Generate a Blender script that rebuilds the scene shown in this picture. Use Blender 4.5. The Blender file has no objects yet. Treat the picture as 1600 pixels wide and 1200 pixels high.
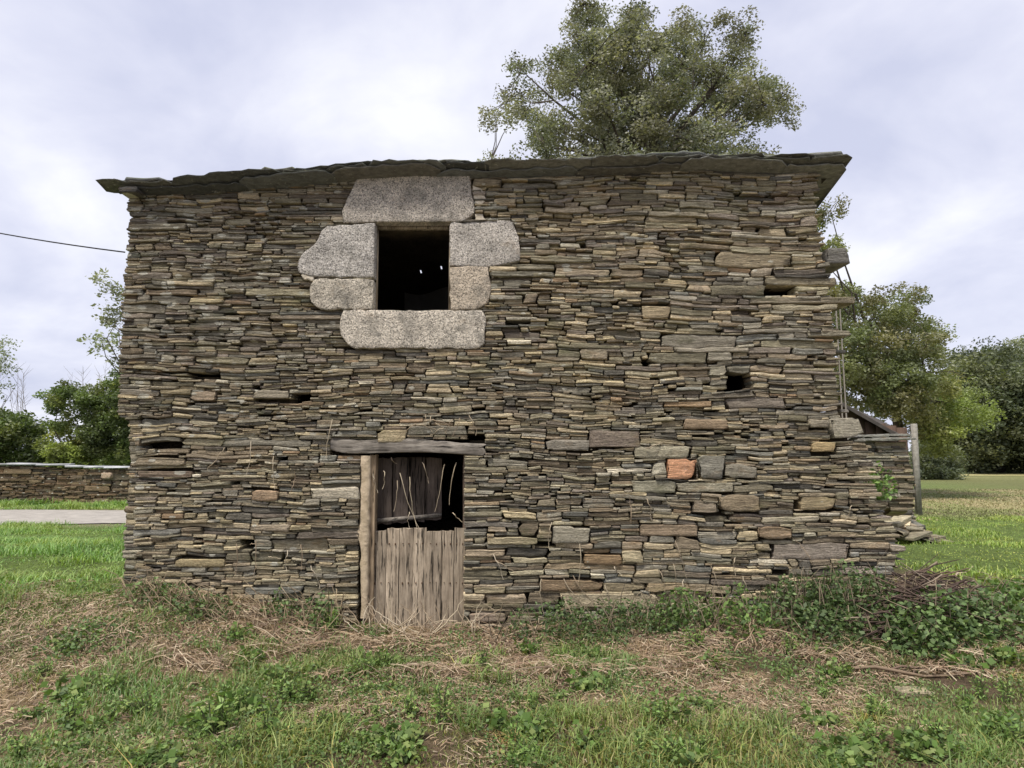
import bpy, math, random
import numpy as np
R = math.radians
random.seed(7)
rng = np.random.default_rng(11)
S = bpy.context.scene
C = S.collection
# ------------------------------------------------------------------ camera
CAM_Z, PITCH, FOC = 1.6, 5.62, 1066.67
cam = bpy.data.cameras.new('camera'); cam.lens = 24; cam.sensor_width = 36
cam.clip_start = .05; cam.clip_end = 3000
co = bpy.data.objects.new('camera', cam); C.objects.link(co)
co.location = (0, 0, CAM_Z); co.rotation_euler = (R(90+PITCH), 0, 0)
S.camera = co
# ------------------------------------------------------------------ world
SUN_EL, SUN_AZ = 61.0, -32.0           # sun behind the camera, to its left (thin cloud)
w = bpy.data.worlds.new('World'); S.world = w; w.use_nodes = True
nt = w.node_tree; nt.nodes.clear()
def N(t, k, **kw):
    n = t.nodes.new(k)
    for a, b in kw.items(): setattr(n, a, b)
    return n
wo = N(nt, 'ShaderNodeOutputWorld'); bg = N(nt, 'ShaderNodeBackground'); bg.inputs[1].default_value = .1
sky = N(nt, 'ShaderNodeTexSky', sky_type='NISHITA', sun_disc=False)
sky.sun_elevation = R(SUN_EL); sky.sun_rotation = R(180-SUN_AZ)
tc = N(nt, 'ShaderNodeTexCoord')
sepw = N(nt, 'ShaderNodeSeparateXYZ'); nt.links.new(tc.outputs['Generated'], sepw.inputs[0])
ad = N(nt, 'ShaderNodeMath', operation='ADD'); ad.inputs[1].default_value = .32
nt.links.new(sepw.outputs[2], ad.inputs[0])
mxz = N(nt, 'ShaderNodeMath', operation='MAXIMUM'); mxz.inputs[1].default_value = .12; nt.links.new(ad.outputs[0], mxz.inputs[0])
dv = N(nt, 'ShaderNodeVectorMath', operation='DIVIDE'); cmbw = N(nt, 'ShaderNodeCombineXYZ')
for i in range(3): nt.links.new(mxz.outputs[0], cmbw.inputs[i])
nt.links.new(tc.outputs['Generated'], dv.inputs[0]); nt.links.new(cmbw.outputs[0], dv.inputs[1])
mpw = N(nt, 'ShaderNodeMapping'); mpw.inputs['Scale'].default_value = (1.0, 1.0, .0); mpw.inputs['Location'].default_value = (3.3, 1.7, 0)
nt.links.new(dv.outputs[0], mpw.inputs[0])
nz = N(nt, 'ShaderNodeTexNoise'); nz.inputs['Scale'].default_value = 2.3; nz.inputs['Detail'].default_value = 7
nz.inputs['Roughness'].default_value = .53; nz.inputs['Distortion'].default_value = .25
nt.links.new(mpw.outputs[0], nz.inputs['Vector'])
cr = N(nt, 'ShaderNodeValToRGB'); e = cr.color_ramp
e.elements[0].position = .34; e.elements[0].color = (.575, .60, .755, 1)
e.elements[1].position = .70; e.elements[1].color = (.90, .905, .96, 1)
m_ = e.elements.new(.50); m_.color = (.70, .715, .845, 1)
nt.links.new(nz.outputs['Fac'], cr.inputs[0])
sc10 = N(nt, 'ShaderNodeVectorMath', operation='SCALE'); sc10.inputs['Scale'].default_value = 7.7
nt.links.new(cr.outputs[0], sc10.inputs[0])
mixw = N(nt, 'ShaderNodeMixRGB'); mixw.inputs[0].default_value = .93
nt.links.new(sky.outputs[0], mixw.inputs[1]); nt.links.new(sc10.outputs[0], mixw.inputs[2])
nt.links.new(mixw.outputs[0], bg.inputs[0]); nt.links.new(bg.outputs[0], wo.inputs[0])
# ------------------------------------------------------------------ sun
sl = bpy.data.lights.new('sun', 'SUN'); sl.energy = 2.9; sl.angle = R(14); sl.color = (1, .94, .84)
so = bpy.data.objects.new('sun', sl); C.objects.link(so)
so.rotation_euler = (R(90-SUN_EL), 0, R(SUN_AZ))
S.view_settings.view_transform = 'Standard'; S.view_settings.look = 'None'
S.view_settings.exposure = .60; S.view_settings.gamma = 1; S.view_settings.use_curve_mapping = False
S.render.engine = 'CYCLES'; S.cycles.max_bounces = 6; S.cycles.transparent_max_bounces = 4
# ------------------------------------------------------------------ helpers
CP, SP = math.cos(R(PITCH)), math.sin(R(PITCH))
def P(px, py, D):
    """point at distance D in front of the standpoint, seen at photo pixel px,py"""
    a, b = (px-800)/FOC, (600-py)/FOC
    t = D/(CP-b*SP)
    return (a*t, D, CAM_Z+t*(SP+b*CP))
WY = 6.3
def W(px, py):
    p = P(px, py, WY); return (p[0], p[2])
def ss(a, b, x):
    t = np.clip((x-a)/(b-a), 0, 1); return t*t*(3-2*t)
_perm = np.random.default_rng(5).random((256, 256))
def vn(x, y):
    x = np.asarray(x, float); y = np.asarray(y, float)
    xi = np.floor(x).astype(int); yi = np.floor(y).astype(int); fx = x-xi; fy = y-yi
    fx = fx*fx*(3-2*fx); fy = fy*fy*(3-2*fy)
    g = lambda a, b: _perm[a & 255, b & 255]
    return (g(xi, yi)*(1-fx)+g(xi+1, yi)*fx)*(1-fy)+(g(xi, yi+1)*(1-fx)+g(xi+1, yi+1)*fx)*fy
def fbm(x, y, o=4):
    s = 0; a = .5; t = 0
    for i in range(o):
        s = s+a*vn(x*2**i+17*i, y*2**i+9*i); t += a; a *= .5
    return s/t
def inpoly(x, y, poly):
    x = np.asarray(x, float); y = np.asarray(y, float); r = np.zeros(x.shape, bool); n = len(poly)
    for i in range(n):
        x1, y1 = poly[i]; x2, y2 = poly[(i+1) % n]
        if y1 == y2: continue
        c = ((y1 > y) != (y2 > y)) & (x < (x2-x1)*(y-y1)/(y2-y1)+x1)
        r ^= c
    return r
def tag(o, label=None, cat=None, group=None, kind=None):
    if label: o['label'] = label
    if cat: o['category'] = cat
    if group: o['group'] = group
    if kind: o['kind'] = kind
    return o
def empty(name, loc=(0, 0, 0), rz=0):
    o = bpy.data.objects.new(name, None); C.objects.link(o); o.location = loc; o.rotation_euler = (0, 0, rz)
    o.empty_display_size = .2
    return o
def fast(name, V, F, mat, parent=None, col=None, smooth=False, loc=None):
    """V (n,3), F (m,k) -> one mesh object; col (n,3) point colours"""
    V = np.asarray(V, np.float32); F = np.asarray(F, np.int32); k = F.shape[1]
    if loc is not None: V = V-np.asarray(loc, np.float32)
    me = bpy.data.meshes.new(name); me.vertices.add(len(V)); me.vertices.foreach_set('co', V.ravel())
    me.loops.add(F.size); me.loops.foreach_set('vertex_index', F.ravel())
    me.polygons.add(len(F)); me.polygons.foreach_set('loop_start', np.arange(0, F.size, k, dtype=np.int32))
    try: me.polygons.foreach_set('loop_total', np.full(len(F), k, np.int32))
    except Exception: pass
    if smooth: me.polygons.foreach_set('use_smooth', np.ones(len(F), bool))
    me.update(calc_edges=True)
    if col is not None:
        a = me.attributes.new('Col', 'FLOAT_COLOR', 'POINT'); c = np.ones((len(V), 4), np.float32); c[:, :3] = col
        a.data.foreach_set('color', c.ravel())
    me.materials.append(mat); me.validate()
    o = bpy.data.objects.new(name, me); C.objects.link(o)
    if loc is not None: o.location = loc
    if parent: o.parent = parent
    return o
def poly(name, V, F, mat, parent=None, smooth=False, loc=None, col=None):
    if loc is not None: V = [(v[0]-loc[0], v[1]-loc[1], v[2]-loc[2]) for v in V]
    me = bpy.data.meshes.new(name); me.from_pydata([tuple(map(float, v)) for v in V], [], F)
    if smooth:
        for p in me.polygons: p.use_smooth = True
    if col is not None:
        a = me.attributes.new('Col', 'FLOAT_COLOR', 'POINT'); c = np.ones((len(V), 4), np.float32); c[:, :3] = col
        a.data.foreach_set('color', c.ravel())
    me.materials.append(mat); me.update()
    o = bpy.data.objects.new(name, me); C.objects.link(o)
    if loc is not None: o.location = loc
    if parent: o.parent = parent
    return o
class Q:                                         # collects quad pieces
    def __init__(s): s.V = []; s.F = []; s.Cc = []; s.n = 0
    def add(s, V, F, col):
        s.V.append(V); s.F.append(np.asarray(F)+s.n); s.n += len(V)
        c = np.empty((len(V), 3)); c[:] = col; s.Cc.append(c)
    def build(s, name, mat, parent=None, smooth=False, loc=None):
        return fast(name, np.concatenate(s.V), np.concatenate(s.F), mat, parent, np.concatenate(s.Cc), smooth, loc)
def tube(pts, rad, k=5):
    pts = np.asarray(pts, float); n = len(pts)
    rad = np.broadcast_to(np.asarray(rad, float), (n,))
    T = np.gradient(pts, axis=0); T /= np.linalg.norm(T, axis=1)[:, None]+1e-9
    up = np.array([0, 0, 1.]) if abs(T[0][2]) < .8 else np.array([1., 0, 0])
    A = np.cross(T, up); A /= np.linalg.norm(A, axis=1)[:, None]+1e-9; B = np.cross(T, A)
    th = np.linspace(0, 2*np.pi, k, endpoint=False)
    V = pts[:, None, :]+rad[:, None, None]*(np.cos(th)[None, :, None]*A[:, None, :]+np.sin(th)[None, :, None]*B[:, None, :])
    F = [(i*k+j, i*k+(j+1) % k, (i+1)*k+(j+1) % k, (i+1)*k+j) for i in range(n-1) for j in range(k)]
    return V.reshape(-1, 3), np.array(F)
def box_mesh(x0, x1, y0, y1, z0, z1):
    V = [(x0, y0, z0), (x1, y0, z0), (x1, y1, z0), (x0, y1, z0), (x0, y0, z1), (x1, y0, z1), (x1, y1, z1), (x0, y1, z1)]
    F = [(0, 3, 2, 1), (4, 5, 6, 7), (0, 1, 5, 4), (1, 2, 6, 5), (2, 3, 7, 6), (3, 0, 4, 7)]
    return np.array(V, float), np.array(F)
# ------------------------------------------------------------------ materials
def mat_base(name, rough=.85):
    m = bpy.data.materials.new(name); m.use_nodes = True; t = m.node_tree
    b = t.nodes['Principled BSDF']; b.inputs['Roughness'].default_value = rough
    if 'Specular IOR Level' in b.inputs: b.inputs['Specular IOR Level'].default_value = .25
    return m, t, b
def noise(t, scale, vec=(1, 1, 1), detail=5, rough=.6, dist=0, src='pos'):
    if src == 'pos':
        g = N(t, 'ShaderNodeNewGeometry'); out = g.outputs['Position']
    else:
        g = N(t, 'ShaderNodeTexCoord'); out = g.outputs['Object']
    mp = N(t, 'ShaderNodeMapping'); mp.inputs['Scale'].default_value = vec; t.links.new(out, mp.inputs[0])
    n = N(t, 'ShaderNodeTexNoise'); n.inputs['Scale'].default_value = scale; n.inputs['Detail'].default_value = detail
    n.inputs['Roughness'].default_value = rough; n.inputs['Distortion'].default_value = dist
    t.links.new(mp.outputs[0], n.inputs['Vector']); return n.outputs['Fac']
def ramp(t, src, stops):
    r = N(t, 'ShaderNodeValToRGB'); e = r.color_ramp
    while len(e.elements) < len(stops): e.elements.new(.5)
    for el, (p, c) in zip(e.elements, stops):
        el.position = p; el.color = (c, c, c, 1) if isinstance(c, (int, float)) else (*c, 1)
    t.links.new(src, r.inputs[0]); return r.outputs[0]
def mul(t, a, b, mode='MULTIPLY', f=1.0):
    m = N(t, 'ShaderNodeMixRGB', blend_type=mode)
    if isinstance(f, (int, float)): m.inputs[0].default_value = f
    else: t.links.new(f, m.inputs[0])
    for i, v in ((1, a), (2, b)):
        if isinstance(v, tuple): m.inputs[i].default_value = (*v, 1)
        else: t.links.new(v, m.inputs[i])
    return m.outputs[0]
def bump(t, b, src, dist=.01, st=1.0, prev=None):
    n = N(t, 'ShaderNodeBump'); n.inputs['Distance'].default_value = dist; n.inputs['Strength'].default_value = st
    t.links.new(src, n.inputs['Height'])
    if prev: t.links.new(prev, n.inputs['Normal'])
    t.links.new(n.outputs[0], b.inputs['Normal']); return n.outputs[0]
def attr(t):
    a = N(t, 'ShaderNodeAttribute'); a.attribute_name = 'Col'; return a.outputs['Color']
def math_(t, op, a, b=None):
    m = N(t, 'ShaderNodeMath', operation=op)
    for i, v in ((0, a), (1, b)):
        if v is None: continue
        if isinstance(v, (int, float)): m.inputs[i].default_value = v
        else: t.links.new(v, m.inputs[i])
    return m.outputs[0]

def slate_material(name, lichen=True):
    m, t, b = mat_base(name, .82)
    c = attr(t)
    lay = noise(t, 8, (1, 1, 11), 6, .65, .6)
    c = mul(t, c, ramp(t, lay, [(.28, .42), (.5, .95), (.72, 1.6)]))  # slate lamination; its contrast also paints in edges catching the light
    fine = noise(t, 48, (1, 1, 3.2), 6, .75)
    c = mul(t, c, ramp(t, fine, [(.3, .60), (.7, 1.42)]))
    rust = noise(t, 4.2, (1, 1, 2.4), 4, .6)
    c = mul(t, c, (.36, .21, .09), 'MIX', ramp(t, rust, [(.60, 0), (.78, .42)]))
    if lichen:
        # pale crusts of lichen, thickest high on the left
        g = N(t, 'ShaderNodeNewGeometry')
        vo = N(t, 'ShaderNodeTexVoronoi'); vo.inputs['Scale'].default_value = 7.5
        mp = N(t, 'ShaderNodeMapping'); mp.inputs['Scale'].default_value = (.75, .4, 1.6)
        t.links.new(g.outputs['Position'], mp.inputs[0]); t.links.new(mp.outputs[0], vo.inputs['Vector'])
        wob = noise(t, 45, (1, 1, 1), 3)
        dd = math_(t, 'ADD', vo.outputs['Distance'], math_(t, 'MULTIPLY', wob, .22))
        se = N(t, 'ShaderNodeSeparateXYZ'); t.links.new(g.outputs['Position'], se.inputs[0])
        zone = math_(t, 'SUBTRACT', math_(t, 'MULTIPLY', math_(t, 'MINIMUM', se.outputs[2], 3.4), .05), math_(t, 'MULTIPLY', math_(t, 'MAXIMUM', se.outputs[0], -3.6), .035))
        patch = noise(t, 1.1, (1, 1, 1.4), 2)
        hue = N(t, 'ShaderNodeSeparateColor'); t.links.new(vo.outputs['Color'], hue.inputs[0])
        th = math_(t, 'ADD', math_(t, 'ADD', zone, math_(t, 'MULTIPLY', patch, .24)), math_(t, 'MULTIPLY', hue.outputs[0], .30))
        dif = math_(t, 'SUBTRACT', math_(t, 'SUBTRACT', th, .165), dd)
        spot = ramp(t, dif, [(0, 0), (.03, .75)])
        c = mul(t, c, (.60, .58, .49), 'MIX', spot)
        # fine speckle of crust
        sp = noise(t, 95, (1, 1, 1.6), 2, .5)
        pm = noise(t, 2.3, (1, 1, 1.6), 3)
        c = mul(t, c, (.42, .42, .36), 'MIX', math_(t, 'MULTIPLY', ramp(t, sp, [(.62, 0), (.68, .7)]), ramp(t, pm, [(.5, 0), (.66, 1)])))
        moss = noise(t, 3.1, (1, 1, 2), 4)
        c = mul(t, c, (.11, .13, .035), 'MIX', ramp(t, moss, [(.58, 0), (.76, .38)]))
    t.links.new(c, b.inputs['Base Color'])
    n1 = bump(t, b, lay, .035, 1.0); bump(t, b, fine, .012, .9, n1)
    return m
M = {}
M['slate'] = slate_material('slate')
M['core'], t, b = mat_base('earth_core', 1)
t.links.new(ramp(t, noise(t, 9, (1, 1, 2)), [(.3, (.04, .032, .022)), (.7, (.10, .078, .052))]), b.inputs['Base Color'])
bump(t, b, noise(t, 22, (1, 1, 2)), .04)
# granite
M['granite'], t, b = mat_base('granite', .85)
c = attr(t)
vo = N(t, 'ShaderNodeTexVoronoi'); vo.inputs['Scale'].default_value = 112
g = N(t, 'ShaderNodeNewGeometry'); t.links.new(g.outputs['Position'], vo.inputs['Vector'])
hs = N(t, 'ShaderNodeSeparateColor'); t.links.new(vo.outputs['Color'], hs.inputs[0])
c = mul(t, c, ramp(t, hs.outputs[0], [(.0, .34), (.20, .46), (.27, .84), (.72, 1.0), (.92, 1.32)]))
c = mul(t, c, ramp(t, noise(t, 5, (1, 1, 1), 5), [(.3, .70), (.5, 1), (.7, 1.12)]))
c = mul(t, c, (.20, .19, .165), 'MIX', ramp(t, noise(t, 4.4, (1, 1, 1), 7, .75), [(.50, 0), (.64, .6)]))
c = mul(t, c, (.36, .24, .12), 'MIX', ramp(t, noise(t, 4.7, (1, 1, 1.3), 4, .6), [(.62, 0), (.75, .3)]))
t.links.new(c, b.inputs['Base Color'])
n1 = bump(t, b, noise(t, 22, (1, 1, 1), 7, .75), .05, 1.0); bump(t, b, hs.outputs[1], .0035, .8, n1)
# old wood
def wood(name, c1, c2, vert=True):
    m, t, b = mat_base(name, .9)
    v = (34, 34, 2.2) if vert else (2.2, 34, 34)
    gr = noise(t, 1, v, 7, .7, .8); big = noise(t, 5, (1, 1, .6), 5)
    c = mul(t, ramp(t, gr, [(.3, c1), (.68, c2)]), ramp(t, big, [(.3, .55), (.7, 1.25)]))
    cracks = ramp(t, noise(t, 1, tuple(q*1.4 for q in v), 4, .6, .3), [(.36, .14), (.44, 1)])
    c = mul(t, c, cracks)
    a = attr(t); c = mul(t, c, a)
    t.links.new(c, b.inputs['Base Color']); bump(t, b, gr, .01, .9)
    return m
M['wood'] = wood('weathered_wood', (.17, .135, .10), (.50, .425, .335))
M['beam'] = wood('old_beam', (.09, .075, .062), (.36, .325, .28), False)
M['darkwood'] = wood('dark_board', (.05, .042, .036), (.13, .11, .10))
def simple(name, c1, c2, sc=8, bd=.01, vec=(1, 1, 1), rough=.9, useattr=False):
    m, t, b = mat_base(name, rough); n = noise(t, sc, vec, 6, .65)
    c = ramp(t, n, [(.3, c1), (.7, c2)])
    if useattr: c = mul(t, c, attr(t))
    t.links.new(c, b.inputs['Base Color']); bump(t, b, n, bd); return m
M['clay'] = simple('clay_render', (.34, .27, .18), (.58, .47, .34), 12, .02)
M['mortar'] = simple('pale_mortar', (.42, .36, .27), (.62, .56, .46), 20, .02)
M['cable'] = simple('black_cable', (.02, .02, .02), (.03, .03, .03))
M['concrete'] = simple('grey_post', (.17, .16, .135), (.33, .31, .27), 14)
M['bark'] = simple('bark', (.05, .042, .033), (.12, .10, .08), 14, .03, (1, 1, .4))
M['twig'] = simple('twig', (.75, .75, .75), (1.1, 1.1, 1.1), 12, .003, useattr=True)
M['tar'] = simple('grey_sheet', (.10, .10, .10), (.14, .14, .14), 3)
M['iron'] = simple('rusty_iron', (.05, .03, .02), (.14, .07, .04), 30)
M['shedroof'] = simple('shed_roof', (.05, .045, .042), (.10, .085, .075), 5)
M['planks'] = simple('shed_boards', (.06, .04, .03), (.14, .09, .065), 6, .01, (8, 8, .6))
M['road'] = simple('road_gravel', (.26, .24, .215), (.40, .37, .33), 3.0, .01)
M['tarp'] = simple('pale_coping', (.36, .37, .39), (.58, .59, .62), 5)
def leaf_mat(name, tr=.35, rough=.45):
    m, t, b = mat_base(name, rough); b.inputs['Specular IOR Level'].default_value = .5
    c = attr(t); t.links.new(c, b.inputs['Base Color'])
    tl = N(t, 'ShaderNodeBsdfTranslucent'); t.links.new(mul(t, c, (1.25, 1.3, .6)), tl.inputs[0])
    mx = N(t, 'ShaderNodeMixShader'); mx.inputs[0].default_value = tr
    t.links.new(b.outputs[0], mx.inputs[1]); t.links.new(tl.outputs[0], mx.inputs[2])
    t.links.new(mx.outputs[0], t.nodes['Material Output'].inputs[0]); return m
M['leaf'] = leaf_mat('leaf'); M['grass'] = leaf_mat('grass', .3, .6); M['straw'] = leaf_mat('straw', .12, .8)
# ground
M['ground'], t, b = mat_base('ground', .95)
c = attr(t); f1 = noise(t, 26, (1, 1, 1), 6, .75); f2 = noise(t, 5, (1, 1, 1), 5, .6); f3 = noise(t, 120, (1, 2.5, 1), 3, .6)
c = mul(t, c, ramp(t, f1, [(.3, .5), (.7, 1.5)])); c = mul(t, c, ramp(t, f2, [(.3, .72), (.7, 1.25)]))
c = mul(t, c, ramp(t, f3, [(.3, .7), (.7, 1.3)]))
t.links.new(c, b.inputs['Base Color']); n1 = bump(t, b, f1, .05); bump(t, b, f3, .01, 1, n1)
# roof slates
M['roofslate'], t, b = mat_base('roof_slate', .8)
n_ = noise(t, 14, (1, 1, 5), 6, .7)
c = mul(t, attr(t), ramp(t, n_, [(.3, .55), (.7, 1.4)]))
g = N(t, 'ShaderNodeNewGeometry'); se = N(t, 'ShaderNodeSeparateXYZ'); t.links.new(g.outputs['Normal'], se.inputs[0])
mo = math_(t, 'MULTIPLY', ramp(t, se.outputs[2], [(.35, 0), (.6, 1)]), ramp(t, noise(t, 4, (1, 1, 1), 5, .7), [(.38, 0), (.6, .9)]))
c = mul(t, c, (.10, .115, .028), 'MIX', mo)
c = mul(t, c, (.45, .45, .40), 'MIX', ramp(t, noise(t, 23, (1, 1, 2), 3), [(.64, 0), (.7, .6)]))
t.links.new(c, b.inputs['Base Color']); bump(t, b, n_, .02)

# ------------------------------------------------------------------ ground
def gh(x, y):
    x = np.asarray(x, float); y = np.asarray(y, float)
    near = 1-ss(9, 13, y)
    h = .30*ss(-1.2, -3.3, x)*ss(4.3, 6.1, y)*near
    h = h+.17*ss(1.0, 3.4, x)*ss(5.0, 6.4, y)*near
    h = h+.10*ss(3.0, 4.2, x)*ss(4.6, 5.6, y)*near
    h = h+(fbm(x*.7, y*.7, 3)-.5)*.10*near
    h = h+(fbm(x*3.1, y*3.1, 3)-.5)*.07*(1-ss(12, 15, y))
    h = h+.05*ss(5.4, 6.2, y)*(1-ss(6.5, 7.5, y))
    return h
def lush(x, y):
    """0 = dry litter, 1 = lush mown grass"""
    n = fbm(x*.55+4, y*.55+7, 3)
    L = ss(-2.5, -3.8, x+2.2*(n-.5))*ss(4.3, 6.0, y+(n-.5)*2.4)
    Rr = ss(3.6, 4.6, x+1.2*(n-.5))*ss(6.4, 7.6, y+(n-.5)*2)
    dry = ss(15.5, 18.5, y+4*(n-.5))*ss(3, 6, x)
    dry2 = dry*(1-.8*ss(28, 31, y)*(1-ss(36, 39, y))*(1-ss(20, 24, x)))
    fg = ss(4.75, 3.4, y+.9*(n-.5)-.12*np.clip(x, -3, 3))*.35*ss(.42, .56, fbm(x*2.1+8, y*2.1, 3))
    return np.clip(np.maximum(np.maximum(L, Rr)*(1-.93*dry2), fg), 0, 1)
xs = np.concatenate([[-900, -400, -180, -90, -50, -32, -24], np.arange(-18, 18.01, .11), [24, 32, 50, 90, 180, 400, 900]])
ys = np.concatenate([[-60, -20, -6, -1], np.arange(1, 16, .11), np.arange(16, 50, .8), [60, 80, 120, 200, 400, 900, 1600]])
GX, GY = np.meshgrid(xs, ys); GZ = gh(GX, GY)
nx, ny = len(xs), len(ys)
V = np.stack([GX, GY, GZ], -1).reshape(-1, 3)
I = np.arange(nx*ny).reshape(ny, nx)
F = np.stack([I[:-1, :-1], I[:-1, 1:], I[1:, 1:], I[1:, :-1]], -1).reshape(-1, 4)
l = lush(GX, GY)[..., None]; n1 = fbm(GX*.9, GY*.9)[..., None]; n2 = fbm(GX*2.7+30, GY*2.7)[..., None]
soil = np.array([.15, .105, .065]); straw = np.array([.34, .255, .145]); gr = np.array([.135, .19, .045])
cc = soil*(1-ss(.4, .6, n1))+straw*ss(.4, .6, n1)
fr = ss(15, 19, GY)[..., None]*ss(0, 4, GX)[..., None]
cc = cc*(1-fr)+(np.array([.36, .295, .165])*(1+.25*ss(37, 40, GY)[..., None])*(1-ss(.45, .6, fbm(GX*.25, GY*.12, 3))[..., None]*.6)+np.array([.02, .05, .0]))*fr
cc = cc*(1-l)+gr*l; cc = cc*(.8+.4*n2)
roadm = (ss(14.3, 15.3, GY)*(1-ss(19, 20.4, GY))*(1-ss(-2, 1, GX)))[..., None]
cc = cc*(1-roadm*.8)+np.array([.30, .24, .17])*roadm*.8
ground = fast('ground', V, F, M['ground'], col=cc.reshape(-1, 3), smooth=True); tag(ground, kind='structure')
# road strip
rx = np.arange(-60, 1.01, 1.0); V = []; F = []
for i, x in enumerate(rx):
    V += [(x, 15.35+.18*math.sin(x*1.3)+.02*x, .02), (x, 17.1+.02*x, .05), (x, 18.9+.15*math.sin(x*.9+1)+.02*x, .02)]
for i in range(len(rx)-1):
    a = 3*i; F += [(a, a+3, a+4, a+1), (a+1, a+4, a+5, a+2)]
tag(poly('road', V, F, M['road']), kind='structure')

# ------------------------------------------------------------------ masonry
def stone(x0, x1, z0, z1, yf, depth, rough=1.0, fine=False):
    """one slab in wall coordinates (along, depth, up)"""
    L = x1-x0; h = z1-z0
    m = int(np.clip(round(L/(.045 if fine else .06)), 3, 11))
    u = np.linspace(0, 1, m+1); u[1:-1] += (rng.random(m-1)-.5)*.5/m
    u[1] = min(u[1], (.15+.35*rng.random())*h/L); u[-2] = max(u[-2], 1-(.15+.35*rng.random())*h/L)
    gp = .0008+rng.random()*.0022
    X = x0+gp+(L-2*gp)*u
    wob = min(.007, .10*h)
    zb = z0+(rng.random(m+1)-.35)*wob; zt = z1-(rng.random(m+1)-.35)*wob
    for side in (0, -1):
        a = rng.random()**2.2*.5*h*rough; s_ = rng.random()
        zb[side] += a*s_; zt[side] -= a*(1-s_)
        if rng.random() < .22 and m > 4:          # long tapering end
            nb = 1 if side == 0 else -2; zb[side] = zb[nb]+.25*h*s_; zt[side] = zt[nb]-.25*h*(1-s_); zb[nb] += .1*h; zt[nb] -= .12*h
    if rng.random() < .35:                        # wedge
        k = (rng.random()-.5)*.5*h; zt -= abs(k)*(u if k > 0 else 1-u)
    if m > 4 and rng.random() < .3:               # broken step in the top edge
        c_ = rng.integers(2, m-1); zt[c_:] -= h*.14*rng.random()
    hh = zt-zb; bv = np.minimum(.004, .12*hh)
    nr = 2 if h < .05 else 3
    zr = [zb, zb, zb+bv]; yr = [depth, .006+.005*rng.random(), 0]
    for k in range(nr):
        zr.append(zb+bv+(hh-2*bv)*((k+.35+.5*rng.random())/nr)); yr.append((rng.random()-.5)*min(.014, h*.2))
    zr += [zt-bv, zt, zt]; yr += [.001, .005+.006*rng.random(), depth]
    nrw = len(zr)
    Z = np.stack(zr); Y = np.array(yr)[:, None]+np.zeros(m+1)[None]
    Y[1:-1] += (rng.random((nrw-2, m+1))-.5)*.007*rough
    Y[1:-1, 0] += .006*rng.random(); Y[1:-1, -1] += .006*rng.random()
    Y[1:-1] += (u-.5)[None]*(rng.random()-.5)*.035*min(1, L/.3)
    Y = Y+yf
    Y[0] = yf+depth; Y[-1] = yf+depth
    Z = Z+(u-.5)[None]*(rng.random()-.5)*.12*h
    XX = np.array(np.broadcast_to(X, Z.shape)); v_ = np.linspace(-1, 1, nrw-2)
    for c_, sg in ((0, 1), (m, -1)):              # slanting broken ends
        sl_ = (rng.random()-.5)*.9*h*rough
        XX[1:-1, c_] += sg*abs(sl_)*.5+v_*sl_*.5+(rng.random(nrw-2)-.5)*.1*h
    V = np.stack([XX, Y, Z], -1).reshape(-1, 3)
    k = m+1
    F = [(r*k+c, r*k+c+1, (r+1)*k+c+1, (r+1)*k+c) for r in range(nrw-1) for c in range(m)]
    for r in range(nrw//2):
        q = nrw-1-r
        if q-1 <= r+1: break
        F.append((r*k, (r+1)*k, (q-1)*k, q*k)); F.append((r*k+m, q*k+m, (q-1)*k+m, (r+1)*k+m))
    return V, np.array(F)

def pack(allow, scale, cell=.01, edge_right=None, hmul=1.0):
    """lay stones bed by bed into the free cells; returns rectangles in cells"""
    occ = ~allow.copy(); placed = np.zeros_like(occ); starts = np.zeros((occ.shape[0]+1, occ.shape[1]+1), bool); H, Wd = occ.shape; out = []
    for z in range(H):
        x = 0; row = occ[z]
        while x < Wd:
            if occ[z, x]: x += 1; continue
            x2 = x
            while x2 < Wd and not occ[z, x2] and x2-x < 130: x2 += 1
            L = x2-x
            s = scale(x, z)
            h = max(2, int(round(rng.lognormal(math.log(3.0*s), .50))))
            if rng.random() < .05: h = int(h*1.9)+1
            h = min(h, int(13*max(1, s)))
            hl = 0
            if x > 0 and placed[z, x-1]:
                while z+hl < H and placed[z+hl, x-1]: hl += 1
            hr = 0
            if x2 < Wd and placed[z, x2]:
                while z+hr < H and placed[z+hr, x2]: hr += 1
            r_ = rng.random()
            seam_l = x > 0 and z > 0 and starts[z-1, x]; seam_r = x2 < Wd and z > 0 and starts[z-1, x2]
            if 2 <= hl <= 9*s and r_ < (.9 if seam_l else .30): h = hl
            elif 2 <= hr <= 9*s and L < 75 and r_ < (.95 if seam_r else .55): h = hr
            if L < 12 and (hl or hr): h = min(min(v for v in (hl, hr) if v), 16)
            wd = int(max(7, h*rng.lognormal(math.log(6.6), .5)))
            wd = min(wd, 95)
            if h > 6: wd = min(wd, int(h*5.5))
            if L < wd*1.35 or L-wd < 7: wd = L if L < 90 else L//2
            if wd < h*1.2 and wd < 10: h = min(h, max(2, wd//2+1))
            for dz in range(1, h):
                if z+dz >= H or occ[z+dz, x:x+wd].any(): h = dz; break
            if h < 2 and z+1 < H:
                # sliver: widen the joint, sometimes leave it open
                if rng.random() < .45:
                    occ[z, x:x+wd] = True; x += wd; continue
            occ[z:z+h, x:x+wd] = True; placed[z:z+h, x:x+wd] = True; starts[z:z+h, x] = True; starts[z:z+h, x+wd] = True
            out.append((x, x+wd, z, z+h)); x += wd
    return out

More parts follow.
